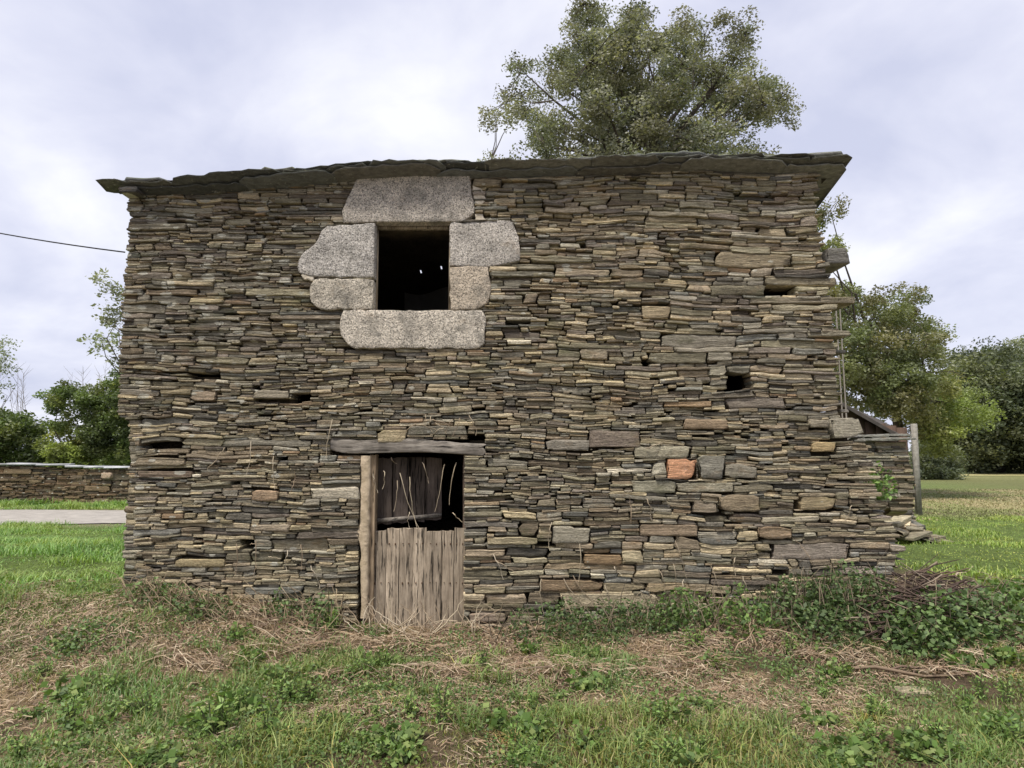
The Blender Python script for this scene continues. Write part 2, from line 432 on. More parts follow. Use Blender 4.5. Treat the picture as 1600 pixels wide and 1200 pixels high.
def mixc(*cs):
    return np.array(cs)
PAL = {
 'grey':   (.225, .215, .185), 'olive': (.235, .215, .150), 'brown': (.215, .168, .120), 'purple': (.185, .155, .142),
 'blue':   (.150, .162, .160), 'tan':  (.330, .270, .180), 'yellow': (.370, .300, .185), 'pale': (.38, .36, .30), 'rust': (.300, .185, .105), 'dark': (.11, .105, .098)}
PK = list(PAL); PV = np.array([PAL[k] for k in PK])
def stone_col(x, z):
    n = float(fbm(x*.9+3, z*1.2+8, 3)); n2 = float(fbm(x*.5+40, z*.7+2, 2))
    up = float(ss(1.6, 2.9, z)); left = float(ss(0, -2.2, x)); low = float(ss(1.4, .4, z))
    wts = dict(grey=3.0, olive=3.4, brown=2.6, purple=.9+1.2*up, blue=.8, tan=1.8, yellow=.7, pale=.45, rust=.22, dark=1.2)
    wts['purple'] += 1.5*left*up; wts['grey'] += 1.6*left*up; wts['tan'] += 2.6*left*low; wts['olive'] += 1.8*left*low
    wts['yellow'] += 1.4*left*low+1.6*max(0, n-.55)*6
    wts['brown'] += (1.6*(1-left)*low); wts['blue'] += 1.0*(1-left)*low; wts['tan'] += 4*max(0, n2-.5)*3*(1-left)
    ww = np.array([wts[k] for k in PK]); ww /= ww.sum()
    c = PV[rng.choice(len(PK), p=ww)]*(.56+.84*rng.random()**1.2)*1.60*(1-.16*left*up)
    c = c*np.array([1+.05*(rng.random()-.5), 1, 1+.08*(rng.random()-.5)])
    if rng.random() < .25: c = c*.5+PV[rng.integers(len(PK))]*.6
    lm = c.mean(); return c*.58+.42*lm*np.array([1.22, 1.03, .68])*1.04

house = tag(empty('stone_house', (0, WY, 0)), 'two-storey ruined slate-stone house with overhanging slate roof, granite window and plank door', 'house')
def H_(o):                     # keep world positions while parenting to the house
    return o
front = None
OFF = np.array([0, WY, 0])
X0, Z0 = -3.95, -.15
NXc, NZc = 790, 480
cx = X0+(np.arange(NXc)+.5)*.01; cz = Z0+(np.arange(NZc)+.5)*.01
CX, CZ = np.meshgrid(cx, cz)
# silhouette
ledge = [W(*p) for p in [(203, 270), (201, 300), (196, 400), (190, 500), (186, 600), (184, 650), (199, 656), (211, 690), (211, 800), (212, 900), (214, 1010)]]
redge = [W(*p) for p in [(1276, 230), (1277, 310), (1283, 380), (1296, 440), (1300, 480), (1306, 560), (1311, 650), (1352, 684), (1362, 740), (1374, 790), (1388, 820), (1404, 855), (1400, 900), (1403, 1010)]]
def interp(edge, z):
    e_ = sorted(edge, key=lambda p: p[1]); return np.interp(z, [p[1] for p in e_], [p[0] for p in e_])
ROOF_Y = 6.11; ROOF_SL = .23
rl = [(p[0], p[2]) for p in [P(px, py, ROOF_Y) for px, py in [(145, 283), (200, 288), (330, 281), (460, 270), (560, 264), (640, 259), (760, 259), (900, 256), (1000, 252), (1100, 249), (1250, 250), (1332, 248)]]]
def roofz(x, y=ROOF_Y):
    return np.interp(x, [p[0] for p in rl], [p[1] for p in rl])-ROOF_SL*(y-ROOF_Y)
sil = (CX > interp(ledge, CZ)) & (CX < interp(redge, CZ)) & (CZ < roofz(CX, WY)+.02) & (CZ > gh(CX, np.full_like(CX, 6.2))-.12)
allow = sil.copy()
granite = {
 'top': [(565, 270), (731, 270), (736, 304), (741, 333), (723, 346), (702, 347), (573, 348), (539, 349), (537, 328), (549, 304)],
 'lu': [(513, 355), (573, 351), (586, 351), (585, 434), (493, 431), (469, 427), (467, 405), (478, 392), (493, 384), (504, 363)],
 'll': [(493, 437), (585, 437), (585, 484), (504, 483), (485, 472), (484, 451)],
 'ru': [(703, 350), (755, 348), (780, 346), (798, 346), (804, 355), (812, 389), (811, 409), (768, 416), (704, 416)],
 'rl': [(704, 419), (763, 418), (767, 453), (763, 475), (741, 484), (704, 484)],
 'sill': [(540, 486), (752, 486), (756, 496), (756, 537), (747, 544), (552, 544), (535, 523), (535, 496)]}
gpoly = {k: [W(*p) for p in v] for k, v in granite.items()}
def block(pl, grow=0):
    allow[inpoly(CX, CZ, pl)] = False
for k, pl in gpoly.items():
    cxm = sum(p[0] for p in pl)/len(pl); czm = sum(p[1] for p in pl)/len(pl)
    gpoly[k] = [(cxm+(p[0]-cxm)*1.022, czm+(p[1]-czm)*1.035) for p in pl]
    block([(cxm+(p[0]-cxm)*1.015, czm+(p[1]-czm)*1.03) for p in pl])
win = (W(585, 420)[0], W(702, 420)[0], W(640, 485)[1], W(640, 348)[1])       # x0,x1,z0,z1
door = (W(561, 850)[0], W(725, 850)[0], -.15, W(640, 709)[1])
def rectpx(a, b, c, d):
    p, q = W(a, d), W(c, b); return (p[0], q[0], p[1], q[1])
opens = []
def cut(r, pad=0): allow[(CX > r[0]-pad) & (CX < r[1]+pad) & (CZ > r[2]-pad) & (CZ < r[3]+pad)] = False
cut(win, .01); cut(door)
lint = rectpx(516, 686, 757, 711); cut(lint)
holes_px = [(455, 610, 485, 624), (1138, 584, 1174, 606), (292, 578, 345, 586), (373, 847, 395, 862), (430, 713, 448, 718), (790, 500, 828, 508), (218, 691, 284, 699),
            (836, 848, 866, 857), (1196, 448, 1242, 460), (1208, 886, 1230, 894), (730, 677, 757, 688), (1240, 780, 1250, 795), (560, 640, 580, 645), (1003, 560, 1014, 568), (905, 385, 914, 392), (735, 640, 760, 646)]
holes = [rectpx(*h) for h in holes_px]
for h in holes: cut(h)
# stones singled out in the photograph
SPECIAL = [((1043, 717, 1088, 749), (.56, .32, .21)), ((1091, 712, 1132, 748), (.27, .27, .25)), ((990, 697, 1078, 716), (.34, .33, .27)), ((988, 751, 1055, 770), (.30, .30, .25)),
      ((1056, 754, 1145, 769), (.30, .29, .24)), ((1122, 773, 1185, 799), (.26, .22, .165)), ((920, 673, 1000, 699), (.22, .19, .17)), ((853, 687, 922, 704), (.25, .24, .22)),
      ((862, 822, 922, 849), (.31, .30, .26)), ((1068, 655, 1138, 671), (.29, .23, .17)), ((1080, 782, 1120, 801), (.26, .23, .19)), ((842, 905, 943, 924), (.22, .17, .12)),
      ((912, 867, 972, 883), (.27, .20, .13)), ((973, 861, 1005, 879), (.42, .38, .28)), ((1132, 723, 1182, 747), (.26, .25, .22)), ((1185, 823, 1236, 842), (.28, .22, .16)),
      ((1297, 653, 1348, 684), (.34, .33, .29)), ((1268, 690, 1306, 706), (.42, .34, .21)), ((1250, 774, 1305, 797), (.34, .29, .20)), ((1196, 433, 1308, 446), (.25, .23, .18)),
      ((1172, 464, 1336, 474), (.24, .22, .18)), ((1262, 516, 1328, 526), (.25, .24, .20)), ((1270, 563, 1312, 571), (.30, .28, .22)),
      ((298, 612, 338, 626), (.30, .25, .20)), ((396, 610, 453, 623), (.29, .27, .23)), ((392, 765, 436, 783), (.30, .23, .17)), ((214, 736, 300, 746), (.22, .18, .15)), ((275, 874, 352, 886), (.30, .26, .17)),
      ((200, 349, 292, 359), (.22, .21, .18)), ((210, 715, 290, 728), (.26, .23, .18)), ((590, 672, 636, 692), (.40, .35, .25)), ((1004, 478, 1048, 498), (.34, .29, .21)), ((906, 545, 950, 562), (.30, .27, .22)),
      ((760, 840, 840, 851), (.33, .30, .22)), ((740, 918, 790, 927), (.33, .30, .22)), ((733, 958, 790, 972), (.26, .22, .19)), ((1390, 850, 1414, 862), (.36, .33, .29)), ((1265, 655, 1296, 668), (.28, .26, .22)),
      ((1000, 820, 1090, 838), (.27, .22, .17))]
special = []
for (a, b_, c_, d_), col in SPECIAL:
    r = rectpx(a, b_, c_, d_); special.append((r, np.array(col)*np.array([1.34, 1.25, 1.10]))); cut(r)
def scl(x, z):
    X = X0+x*.01; Z = Z0+z*.01
    n = float(vn(X*1.3+9, Z*2.1+4))
    s = .58+.66*max(0, n-.38)
    s += .42*float(ss(1.3, .5, Z))*float(ss(-2.5, 1.5, X)) + .12*float(ss(2.2, 3.6, Z))*float(ss(-.6, 1.5, X))
    s -= .10*float(ss(1.4, 2.4, Z))*float(ss(.0, -2, X))
    return s
rects = pack(allow, scl)
def damp(x, z):
    d = 1.0
    for r in (win, door, (gpoly['lu'][6][0], gpoly['ru'][6][0], gpoly['sill'][4][1], 5.), lint):
        dx = max(r[0]-x, x-r[1], 0); dz = max(r[2]-z, z-r[3], 0); d = min(d, math.hypot(dx, dz)/.35)
    d = min(d, max(0, (x+3.75)/.3), max(0, (3.3-x)/.4)) if True else d
    return d*d*(3-2*d)
def warp(V):
    x = V[:, 0]; z = V[:, 2]; c_ = damp(float(x.mean()), float(z.mean()))
    V[:, 2] += c_*((fbm(x*.8+5, z*.9+1, 2)-.5)*.10)
    k = min(1.0, c_*1.5)
    V[:, 2] += k*((vn(x*7+1, z*11+3)-.5)*.022+(vn(x*3.1, z*6+8)-.5)*.022)
    V[:, 0] += k*((vn(x*9+40, z*19+3)-.5)*.032)
    return V
pieces = []
for (a, b_, c_, d_) in rects:
    x0, x1, z0, z1 = X0+a*.01, X0+b_*.01, Z0+c_*.01, Z0+d_*.01
    xm, zm = (x0+x1)/2, (z0+z1)/2
    if x1 > interp(redge, zm)-.03: x1 += rng.random()**2*.09-.015
    if x0 < interp(ledge, zm)+.02: x0 -= rng.random()*.02-.006
    h = z1-z0
    yf = (float(fbm(xm*.9, zm*1.1, 2))-.5)*.05+(rng.random()-.5)*.032
    if rng.random() < .07: yf += .02+.02*rng.random()
    yf -= (.02 if False else 0)
    V, F = stone(x0, x1, z0, z1, yf, .22, 1.0, h > .07)
    if b_-a > 8: V = warp(V)
    pieces.append(((x1-x0)*h, V, F, stone_col(xm, zm)))
pieces.sort(key=lambda p: -p[0])
# core of rubble and earth behind the facing
def core(name, X, Z, solid, y0, y1, mat, parent, axis='y'):
    """extruded grid cells; X, Z breakpoints, solid[z,x]"""
    nz_, nx_ = solid.shape; pad = np.zeros((nz_+2, nx_+2), bool); pad[1:-1, 1:-1] = solid
    V = []; F = []; idx = {}
    def v(i, j, k):
        key = (i, j, k)
        if key not in idx:
            idx[key] = len(V); yy = (y0, y1)[k]
            V.append((X[j], yy, Z[i]) if axis == 'y' else (yy, X[j], Z[i]))
        return idx[key]
    for i in range(nz_):
        for j in range(nx_):
            if not solid[i, j]: continue
            F.append((v(i, j, 0), v(i, j+1, 0), v(i+1, j+1, 0), v(i+1, j, 0)))
            F.append((v(i, j, 1), v(i+1, j, 1), v(i+1, j+1, 1), v(i, j+1, 1)))
            if not pad[i+1, j]: F.append((v(i, j, 0), v(i+1, j, 0), v(i+1, j, 1), v(i, j, 1)))
            if not pad[i+1, j+2]: F.append((v(i, j+1, 0), v(i, j+1, 1), v(i+1, j+1, 1), v(i+1, j+1, 0)))
            if not pad[i, j+1]: F.append((v(i, j, 0), v(i, j, 1), v(i, j+1, 1), v(i, j+1, 0)))
            if not pad[i+2, j+1]: F.append((v(i+1, j, 0), v(i+1, j+1, 0), v(i+1, j+1, 1), v(i+1, j, 1)))
    return fast(name, np.array(V), np.array(F), mat, parent)
xb = np.arange(-3.9, 3.7, .05); zb_ = np.arange(-.15, 4.45, .05)
xc_, zc_ = np.meshgrid((xb[:-1]+xb[1:])/2, (zb_[:-1]+zb_[1:])/2)
solid = (xc_ > interp(ledge, zc_)+.09) & (xc_ < interp(redge, zc_)-.10) & (zc_ < roofz(xc_, 6.5)-.02)
for r in [(win[0]-.11, win[1]+.11, win[2], win[3]), door]+holes:
    solid &= ~((xc_ > r[0]-.024) & (xc_ < r[1]+.024) & (zc_ > r[2]-.01) & (zc_ < r[3]+.01))
solid &= ~((xc_ > door[0]-.02) & (xc_ < door[1]+.02) & (zc_ > lint[2]-.03) & (zc_ < lint[3]))
fw = core('front_wall', xb, zb_, solid, .13, .52, M['core'], house)
def part_stone(V, F, c, parent, frame, name='stone'):
    V = frame(V); loc = V.mean(0)
    return fast(name, V, F, M['slate'], parent, np.broadcast_to(c, (len(V), 3)), loc=loc)
ident = lambda V: V
NB = 300-len(special)
for (r, col) in special:
    V, F = stone(r[0], r[1], r[2], r[3], -.004-.016*rng.random(), .24, .6, True)
    if r[1] > 2.95 and r[2] > 1.2: V[:, 1] += .01
    part_stone(V, F, col, fw, ident)
for a_, V, F, c in pieces[:NB]: part_stone(V, F, c, fw, ident)
q = Q()
for a_, V, F, c in pieces[NB:]: q.add(V, F, c)
tag(q.build('small_stones', M['slate'], fw), kind='stuff')
print('stones', len(pieces))
# projecting through-stone stubs at the broken right corner
for (a, b_, c_, d_), dy, cc_ in [((1286, 390, 1322, 414), .5, (.20, .19, .17)), ((1300, 470, 1326, 478), .35, (.24, .22, .19)), ((1300, 548, 1318, 553), .35, (.22, .21, .18)), ((1308, 640, 1322, 645), .3, (.25, .23, .2))]:
    p, q_ = P(a, d_, WY+.18), P(c_, b_, WY+.18)
    V, F = stone(p[0], q_[0], p[2], q_[2], .12, dy, .8, True)
    part_stone(V, F, np.array(cc_)*1.2, fw, ident)

# granite blocks: extruded outline with worn arrises
def slab_block(name, pl, y0, y1, mat, parent, col, bev=.010, nsub=.05, jit=.009, keep=()):
    pts = []
    n = len(pl)
    for i in range(n):
        a = np.array(pl[i]); b_ = np.array(pl[(i+1) % n]); k = max(1, int(np.linalg.norm(b_-a)/nsub))
        for j in range(k): pts.append(a+(b_-a)*j/k)
    pts = np.array(pts)
    for _ in range(1):
        pts = pts*.76+.12*(np.roll(pts, 1, 0)+np.roll(pts, -1, 0))
    pts += (rng.random(pts.shape)-.5)*jit*2
    # keep the opening side straight and out of the opening
    inx = (pts[:, 0] > win[0]-.012) & (pts[:, 0] < win[1]+.012) & (pts[:, 1] > win[2]-.012) & (pts[:, 1] < win[3]+.012)
    c0 = np.array([np.mean([p[0] for p in pl]), np.mean([p[1] for p in pl])])
    for i in np.where(inx)[0]:
        if c0[1] > win[3]: pts[i, 1] = max(pts[i, 1], win[3])
        elif c0[1] < win[2]: pts[i, 1] = min(pts[i, 1], win[2])
        elif c0[0] < win[0]: pts[i, 0] = min(pts[i, 0], win[0])
        else: pts[i, 0] = max(pts[i, 0], win[1])
    m = len(pts); rings = []
    d = pts-c0; dl = np.linalg.norm(d, axis=1)[:, None]
    specs = [(0, y1), (0, y0+bev), (bev*.6, y0+bev*.3), (bev*1.7, y0)]
    for ins, yy in specs:
        p2 = pts-d/dl*ins
        rings.append(np.stack([p2[:, 0], np.full(m, yy)+(rng.random(m)-.5)*.004*(yy < y1), p2[:, 1]], 1))
    for f in (.72, .42, .15):
        p2 = c0+(pts-d/dl*bev*1.7-c0)*f
        rings.append(np.stack([p2[:, 0], y0-.002*(1-f)+(rng.random(m)-.5)*.003, p2[:, 1]], 1))
    V = np.concatenate(rings+[np.array([[c0[0], y0-.003, c0[1]]])]); F = []
    for r in range(len(rings)-1):
        for j in range(m):
            F.append((r*m+j, r*m+(j+1) % m, (r+1)*m+(j+1) % m, (r+1)*m+j))
    k = len(rings)-1
    for j in range(m): F.append((k*m+j, k*m+(j+1) % m, len(V)-1))
    F.append(tuple(range(m)))
    return poly(name, V, F, mat, parent, True, (c0[0], y0, c0[1]), np.broadcast_to(col, (len(V), 3)))
gc = {'top': (.66, .595, .515), 'lu': (.62, .58, .53), 'll': (.64, .575, .475), 'ru': (.63, .58, .52), 'rl': (.64, .545, .43), 'sill': (.70, .63, .53)}
gl = {'top': 'broad granite lintel over the window opening', 'lu': 'large stepped granite jamb block upper left of the window', 'll': 'small granite jamb block lower left of the window',
      'ru': 'wide granite jamb block upper right of the window', 'rl': 'small stained granite jamb block lower right of the window', 'sill': 'granite sill block under the window'}
for k in gpoly:
    o = slab_block('granite_block', gpoly[k], -.022, .5 if k in ('top', 'sill') else .115, M['granite'], fw, gc[k]); o['label'] = gl[k]
# pale pointing round the granite
for pl in ([(738, 290), (752, 296), (760, 312), (748, 330), (742, 318)], [(470, 428), (492, 432), (492, 440), (474, 437)], [(742, 334), (756, 336), (760, 345), (742, 345)], [(768, 418), (780, 420), (774, 430), (768, 436)]):
    slab_block('mortar_patch', [W(*p) for p in pl], -.012, .1, M['mortar'], fw, (1, 1, 1), .008, .03)
# window frame: thin old wooden lining
mw = Q()
for (a, b_, c_, d_) in [(win[0]+.002, win[0]+.008, win[2]+.002, win[3]-.03), (win[1]-.012, win[1]-.002, win[2]+.002, win[3]-.03), (win[0]+.002, win[1]-.002, win[3]-.03, win[3]-.004)]:
    V, F = box_mesh(a, b_, .09, .15, c_, d_); mw.add(V, F, (1.1, 1.1, 1.05))
mw.build('window_frame', M['wood'], fw)

# ---- doorway
def plank(name, x0, x1, z0, z1, y, th, mat, parent, col, top=.01, bot=.01, lean=0, ax=0):
    nzp = 9; V = []; F = []
    ns = 3
    for i in range(nzp+1):
        tz = i/nzp
        wx0 = x0+(random.random()-.5)*.005; wx1 = x1+(random.random()-.5)*.005
        for s_, yy in ((0, y), (1, y+th)):
            for j in range(ns+1):
                u = j/ns; x = wx0+(wx1-wx0)*u
                zz = z0+(z1-z0)*tz+((random.random()-.5)*top*2 if i == nzp and s_ == 0 else 0)+((random.random()-.5)*bot*2 if i == 0 else 0)
                V.append((x, yy+(-.004 if (j in (1, 2) and s_ == 0) else 0)+(random.random()-.5)*.003+lean*(zz-z0), zz))
    k = 2*(ns+1)
    for i in range(nzp):
        for j in range(ns):
            a = i*k+j; F.append((a, a+1, a+k+1, a+k)); a = i*k+ns+1+j; F.append((a+1, a, a+k, a+k+1))
        a = i*k; F.append((a, a+k, a+k+ns+1, a+ns+1)); a = i*k+ns; F.append((a, a+ns+1, a+k+ns+1, a+k))
    for j in range(ns):
        F.append((j, j+ns+1, j+ns+2, j+1)); a = nzp*k+j; F.append((a, a+1, a+ns+2, a+ns+1))
    loc = ((x0+x1)/2, y, z0)
    return poly(name, V, F, mat, parent, False, loc, np.broadcast_to(col, (len(V), 3)))
dr = empty('door', (0, 0, 0)); dr.parent = house
dz1 = W(640, 829)[1]; dz0 = -.08
bx = [W(px, 850)[0] for px in (578, 600, 621, 643, 664, 688, 708, 727)]
for i in range(len(bx)-1):
    g_ = .0015+.0025*random.random()
    plank('plank', bx[i]+g_, bx[i+1]-g_, dz0, dz1+random.uniform(-.02, .012), .10+random.uniform(-.006, .006), .03, M['wood'], dr, np.array([1, .97, .93])*random.uniform(.85, 1.2), .012, .03)
V, F = box_mesh(bx[0], bx[-1], .145, .18, .35, .45); fast('door_rail', V, F, M['darkwood'], dr, np.ones((8, 3)))
V, F = box_mesh(bx[0], bx[-1], .145, .18, dz1-.18, dz1-.08); fast('door_rail', V, F, M['darkwood'], dr, np.ones((8, 3)))
for i in range(len(bx)-1):
    for zz in (.40, dz1-.13):
        for dx in (-.03, .025):
            xm = (bx[i]+bx[i+1])/2+dx; V, F = box_mesh(xm-.004, xm+.004, .088, .1, zz-.004+random.uniform(-.01, .01), zz+.006); fast('nail', V, F, M['iron'], dr)
# upper leaf, pushed back into the dark
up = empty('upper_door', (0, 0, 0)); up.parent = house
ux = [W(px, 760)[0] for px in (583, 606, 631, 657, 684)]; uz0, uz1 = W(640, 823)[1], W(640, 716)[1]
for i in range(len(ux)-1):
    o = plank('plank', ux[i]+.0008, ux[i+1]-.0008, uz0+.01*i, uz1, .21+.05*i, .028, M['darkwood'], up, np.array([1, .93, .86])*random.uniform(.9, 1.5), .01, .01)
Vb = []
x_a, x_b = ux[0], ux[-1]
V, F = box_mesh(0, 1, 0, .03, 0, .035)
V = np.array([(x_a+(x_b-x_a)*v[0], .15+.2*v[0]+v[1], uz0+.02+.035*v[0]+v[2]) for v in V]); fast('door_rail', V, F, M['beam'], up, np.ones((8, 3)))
# frame posts
plank('door_post', door[0]+.075, door[0]+.125, -.05, door[3]-.005, .06, .12, M['wood'], house, (.95, .85, .72))
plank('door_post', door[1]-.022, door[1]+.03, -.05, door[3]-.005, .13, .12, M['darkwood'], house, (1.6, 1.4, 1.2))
# clay render on the left jamb
ly = []
for i in range(40):
    t_ = i/39; ly.append((563+2.5*float(vn(i*.5, 2.))+random.uniform(-.6, .6)-(8*max(0, 1-abs(i-19)/2.5)), 712+t_*255))
V = []; F = []
for px, py in ly:
    xl, z_ = W(px, py); xr = door[0]+.085+random.uniform(-.006, .006)
    bow = random.uniform(-.006, .006)
    V += [(xl-.012, .03, z_), (xl-.002, .012+bow*.5, z_), ((xl+xr)/2, .010+bow*.9, z_), (xr-.006, .011+bow*.5, z_), (xr, .03, z_), (xr, .28, z_)]
for i in range(len(ly)-1):
    for j in range(5): F.append((i*6+j, (i+1)*6+j, (i+1)*6+j+1, i*6+j+1))
poly('clay_jamb', V, F, M['clay'], house, True)
# timber lintel
n_ = 26; V = []; F = []
for i in range(n_+1):
    u = i/n_; x = lint[0]+(lint[1]-lint[0])*u
    zt = lint[3]+.01-.035*u-.010*math.sin(u*9)+random.uniform(-.003, .003)-.045*max(0, u-.72); zb2 = lint[2]+.03-.03*u+.03*(1-min(1, u*8))**2-.012*math.sin(u*6+1)
    for k in range(9):
        a = -math.pi*.5+math.pi*k/8
        V.append((x+random.uniform(-.003, .003)+(.02*math.sin(k*2.3) if i == n_ else 0), .03-.034*max(.0, math.cos(a))**.3+random.uniform(-.007, .007), (zt+zb2)/2+(zt-zb2)/2*max(-1, min(1, 1.25*math.sin(a)))))
    V.append((x, .4, zt)); V.append((x, .4, zb2))
for i in range(n_):
    for k in range(11):
        a = i*11+k; b_ = i*11+(k+1) % 11; F.append((a, b_, b_+11, a+11))
F.append(tuple(range(11))); F.append(tuple(n_*11+k for k in range(10, -1, -1)))
poly('lintel_beam', V, F, M['beam'], house, True, None, np.full((len(V), 3), 1.0))

# ---- side and back walls
XL = float(interp(ledge, 2.5)); XR = 3.05; YB = 5.2        # local y of the back wall
def sidewall(name, xpl, sgn, y0, y1, ragged):
    NY = int((y1-y0)/.01); al = np.ones((440, NY), bool); yy = y0+np.arange(NY)*.01; zz = -.15+np.arange(440)*.01
    YY, ZZ = np.meshgrid(yy, zz); al &= ZZ < roofz(xpl, YY+WY)+.0
    if ragged: al &= YY > .35
    rc = pack(al, lambda x, z: 1.15); qq = Q()
    for (a, b_, c_, d_) in rc:
        yf = (rng.random()-.5)*.04
        V, F = stone(y0+a*.01, y0+b_*.01, -.15+c_*.01, -.15+d_*.01, yf, .2)
        V = np.stack([xpl+sgn*V[:, 1]+0*V[:, 0], V[:, 0], V[:, 2]], 1)
        if sgn > 0: F = F[:, ::-1]
        qq.add(V, F, stone_col(-1 if sgn > 0 else 1, -.15+c_*.01))
    yb2 = np.arange(y0+.12, y1, .25); zb2 = np.arange(-.15, 4.3, .1)
    yc, zc = np.meshgrid((yb2[:-1]+yb2[1:])/2, (zb2[:-1]+zb2[1:])/2)
    sol = zc < roofz(xpl, yc+WY)-.06
    cw = core(name, yb2, zb2, sol, xpl+sgn*.11, xpl+sgn*.5, M['core'], house, 'x')
    tag(qq.build('small_stones', M['slate'], cw), kind='stuff')
sidewall('side_wall', XL+.02, 1, .2, YB+.2, False)
sidewall('side_wall', XR-.08, -1, .45, YB+.2, False)
V, F = box_mesh(XL+.12, XR-.2, YB-.3, YB+.15, -.15, roofz(0, YB+WY)-.05); fast('back_wall', V, F, M['core'], house)
V, F = box_mesh(XL+.3, XR-.4, .5, YB-.2, -.12, -.03); fast('floor', V, F, M['core'], house)
# ---- roof
roof = empty('roof'); roof.parent = house
slits = []
for px, py in ((657, 424), (689, 418)):
    # where that sight line meets the roof plane
    for D in np.arange(6.6, 10, .01):
        p = P(px, py, D)
        if p[2] >= roofz(p[0], D)+.0: slits.append((p[0], D)); break
rxs = sorted(set([XL-.05, XR+.02]+list(np.arange(-3.5, 3.0, .5))+[v for s_ in slits for v in (s_[0]-.007, s_[0]+.013)]))
rys = sorted(set([WY+.1, WY+YB+.2]+list(np.arange(WY+.6, WY+YB, .5))+[v for s_ in slits for v in (s_[1]-.035, s_[1]+.075)]))
V = []; F = []
for y in rys:
    for x in rxs: V.append((x, y-WY, float(roofz(x, y))+.0))
nr_ = len(rxs)
for i in range(len(rys)-1):
    for j in range(nr_-1):
        xm, ym = (rxs[j]+rxs[j+1])/2, (rys[i]+rys[i+1])/2
        if any(s_[0]-.007 < xm < s_[0]+.013 and s_[1]-.035 < ym < s_[1]+.075 for s_ in slits): continue
        a = i*nr_+j; F.append((a, a+1, a+nr_+1, a+nr_))
nV = len(V); V += [(v[0], v[1], v[2]+.02) for v in V]; F += [tuple(k+nV for k in f[::-1]) for f in F]
poly('roof_boards', V, F, M['darkwood'], roof, col=np.full((len(V), 3), .6))
def slate(x0, x1, y0, y1, lift, th, jag=.013, tilt=0, col=None, corner=0, dz0=0):
    m = max(3, int((x1-x0)/.07)); xs_ = np.linspace(x0, x1, m+1)
    fr = y0+(rng.random(m+1)-.5)*jag*2; fr[0] += .03+.07*rng.random(); fr[-1] += .03+.07*rng.random()
    fr += .014*np.sin(np.linspace(0, 3, m+1)+rng.random()*6)
    bk = y1+(rng.random(m+1)-.5)*.03
    u = np.linspace(0, 1, m+1)
    rows = []
    wz = (rng.random(m+1)-.5)*.006
    for yy in (fr, (fr+bk)/2, bk):
        base = roofz(xs_, yy)+lift+dz0
        rows.append((xs_, yy-WY, base+tilt*(u-.5)+wz))
    th_ = th*(.75+.4*rng.random(m+1)); th_[0] *= .55; th_[-1] *= .55
    # profile: bottom-back, bottom-mid, bottom-front, nose, top-front, top-mid, top-back
    prof = [(rows[2], 0, 0), (rows[1], 0, 0), (rows[0], 0, .012), (rows[0], .5, -.004), (rows[0], 1, .010), (rows[1], 1, 0), (rows[2], 1, 0)]
    V = np.stack([np.stack([r[0]+(rng.random(m+1)-.5)*.006, r[1]+dy, r[2]+k*th_], -1) for r, k, dy in prof]).reshape(-1, 3)
    k = m+1; F = []
    for r in range(7):
        q_ = (r+1) % 7
        for c in range(m): F.append((r*k+c, r*k+c+1, q_*k+c+1, q_*k+c))
    for a, b_, c_, d_ in ((0, 1, 5, 6), (1, 2, 4, 5)):
        F.append((a*k, b_*k, c_*k, d_*k)[::-1]); F.append((a*k+m, b_*k+m, c_*k+m, d_*k+m))
    F.append((2*k, 3*k, 4*k, 4*k)) if False else None
    return V, np.array(F)
xa, xz = rl[0][0], rl[-1][0]
nsl = 0
def add_slate(*a, **kw):
    global nsl
    V, F = slate(*a, **kw)
    if any(V[:, 0].min() < s_[0]+.013 and V[:, 0].max() > s_[0]-.007 and V[:, 1].min()+WY < s_[1]+.075 and V[:, 1].max()+WY > s_[1]-.035 for s_ in slits): return
    c = np.array([(.15, .15, .14), (.11, .115, .115), (.13, .125, .115)][rng.integers(3)])*(.75+.9*rng.random())
    loc = V.mean(0)
    fast('roof_slate', V, F, M['roofslate'], roof, np.broadcast_to(c, (len(V), 3)), loc=loc); nsl += 1
# rows behind, lowest first
for k, y in enumerate(np.arange(WY+YB-.1, 6.6, -.46)):
    x = XL-.02+.03*rng.random()
    while x < xz-.15:
        wd = .45+.5*rng.random(); x1 = min(x+wd, xz+.0)
        add_slate(x+.004, x1-.004, y, y+.62, .022+.006*rng.random()+.012*(k % 2), .022); x = x1
# front courses, overlapping and projecting past the wall
for lay, (yf, lift, th, w0, dep) in enumerate([(6.15, .0, .016, .7, .75), (6.10, .026, .015, .4, .7), (6.14, .048, .014, .5, .6)]):
    x = xa+(.0, .02, .12)[lay] if lay != 0 else xa+.28
    while x < xz-.12:
        wd = w0+.65*rng.random(); x1 = min(x+wd, xz+(-.04, 0, -.02)[lay])
        if xz-x1 < .15: x1 = xz
        lf = lift
        px_ = 800+FOC*((x+x1)/2)/yf
        if lay == 2 and rng.random() < .22: x = x1; continue
        add_slate(x-.02, x1+.02, yf+(rng.random()-.5)*.07, yf+(.22 if x < XL-.1 else dep), lf+(rng.random())*.010, th, jag=.020, tilt=(rng.random()-.5)*.035); x = x1
# mossy lumps and odd slabs riding on the edge (seen as bumps on the skyline)
for a, b_, c_ in [(300, 372, .058), (400, 470, .058), (640, 745, .068), (860, 1010, .066), (985, 1105, .082), (1100, 1245, .062), (1235, 1330, .068), (185, 260, .055)]:
    p, q_ = P(a, 250, 6.13), P(b_, 250, 6.13)
    add_slate(p[0], q_[0], 6.13+.04*rng.random(), 6.5, c_, .022+.012*rng.random(), tilt=(rng.random()-.5)*.03)
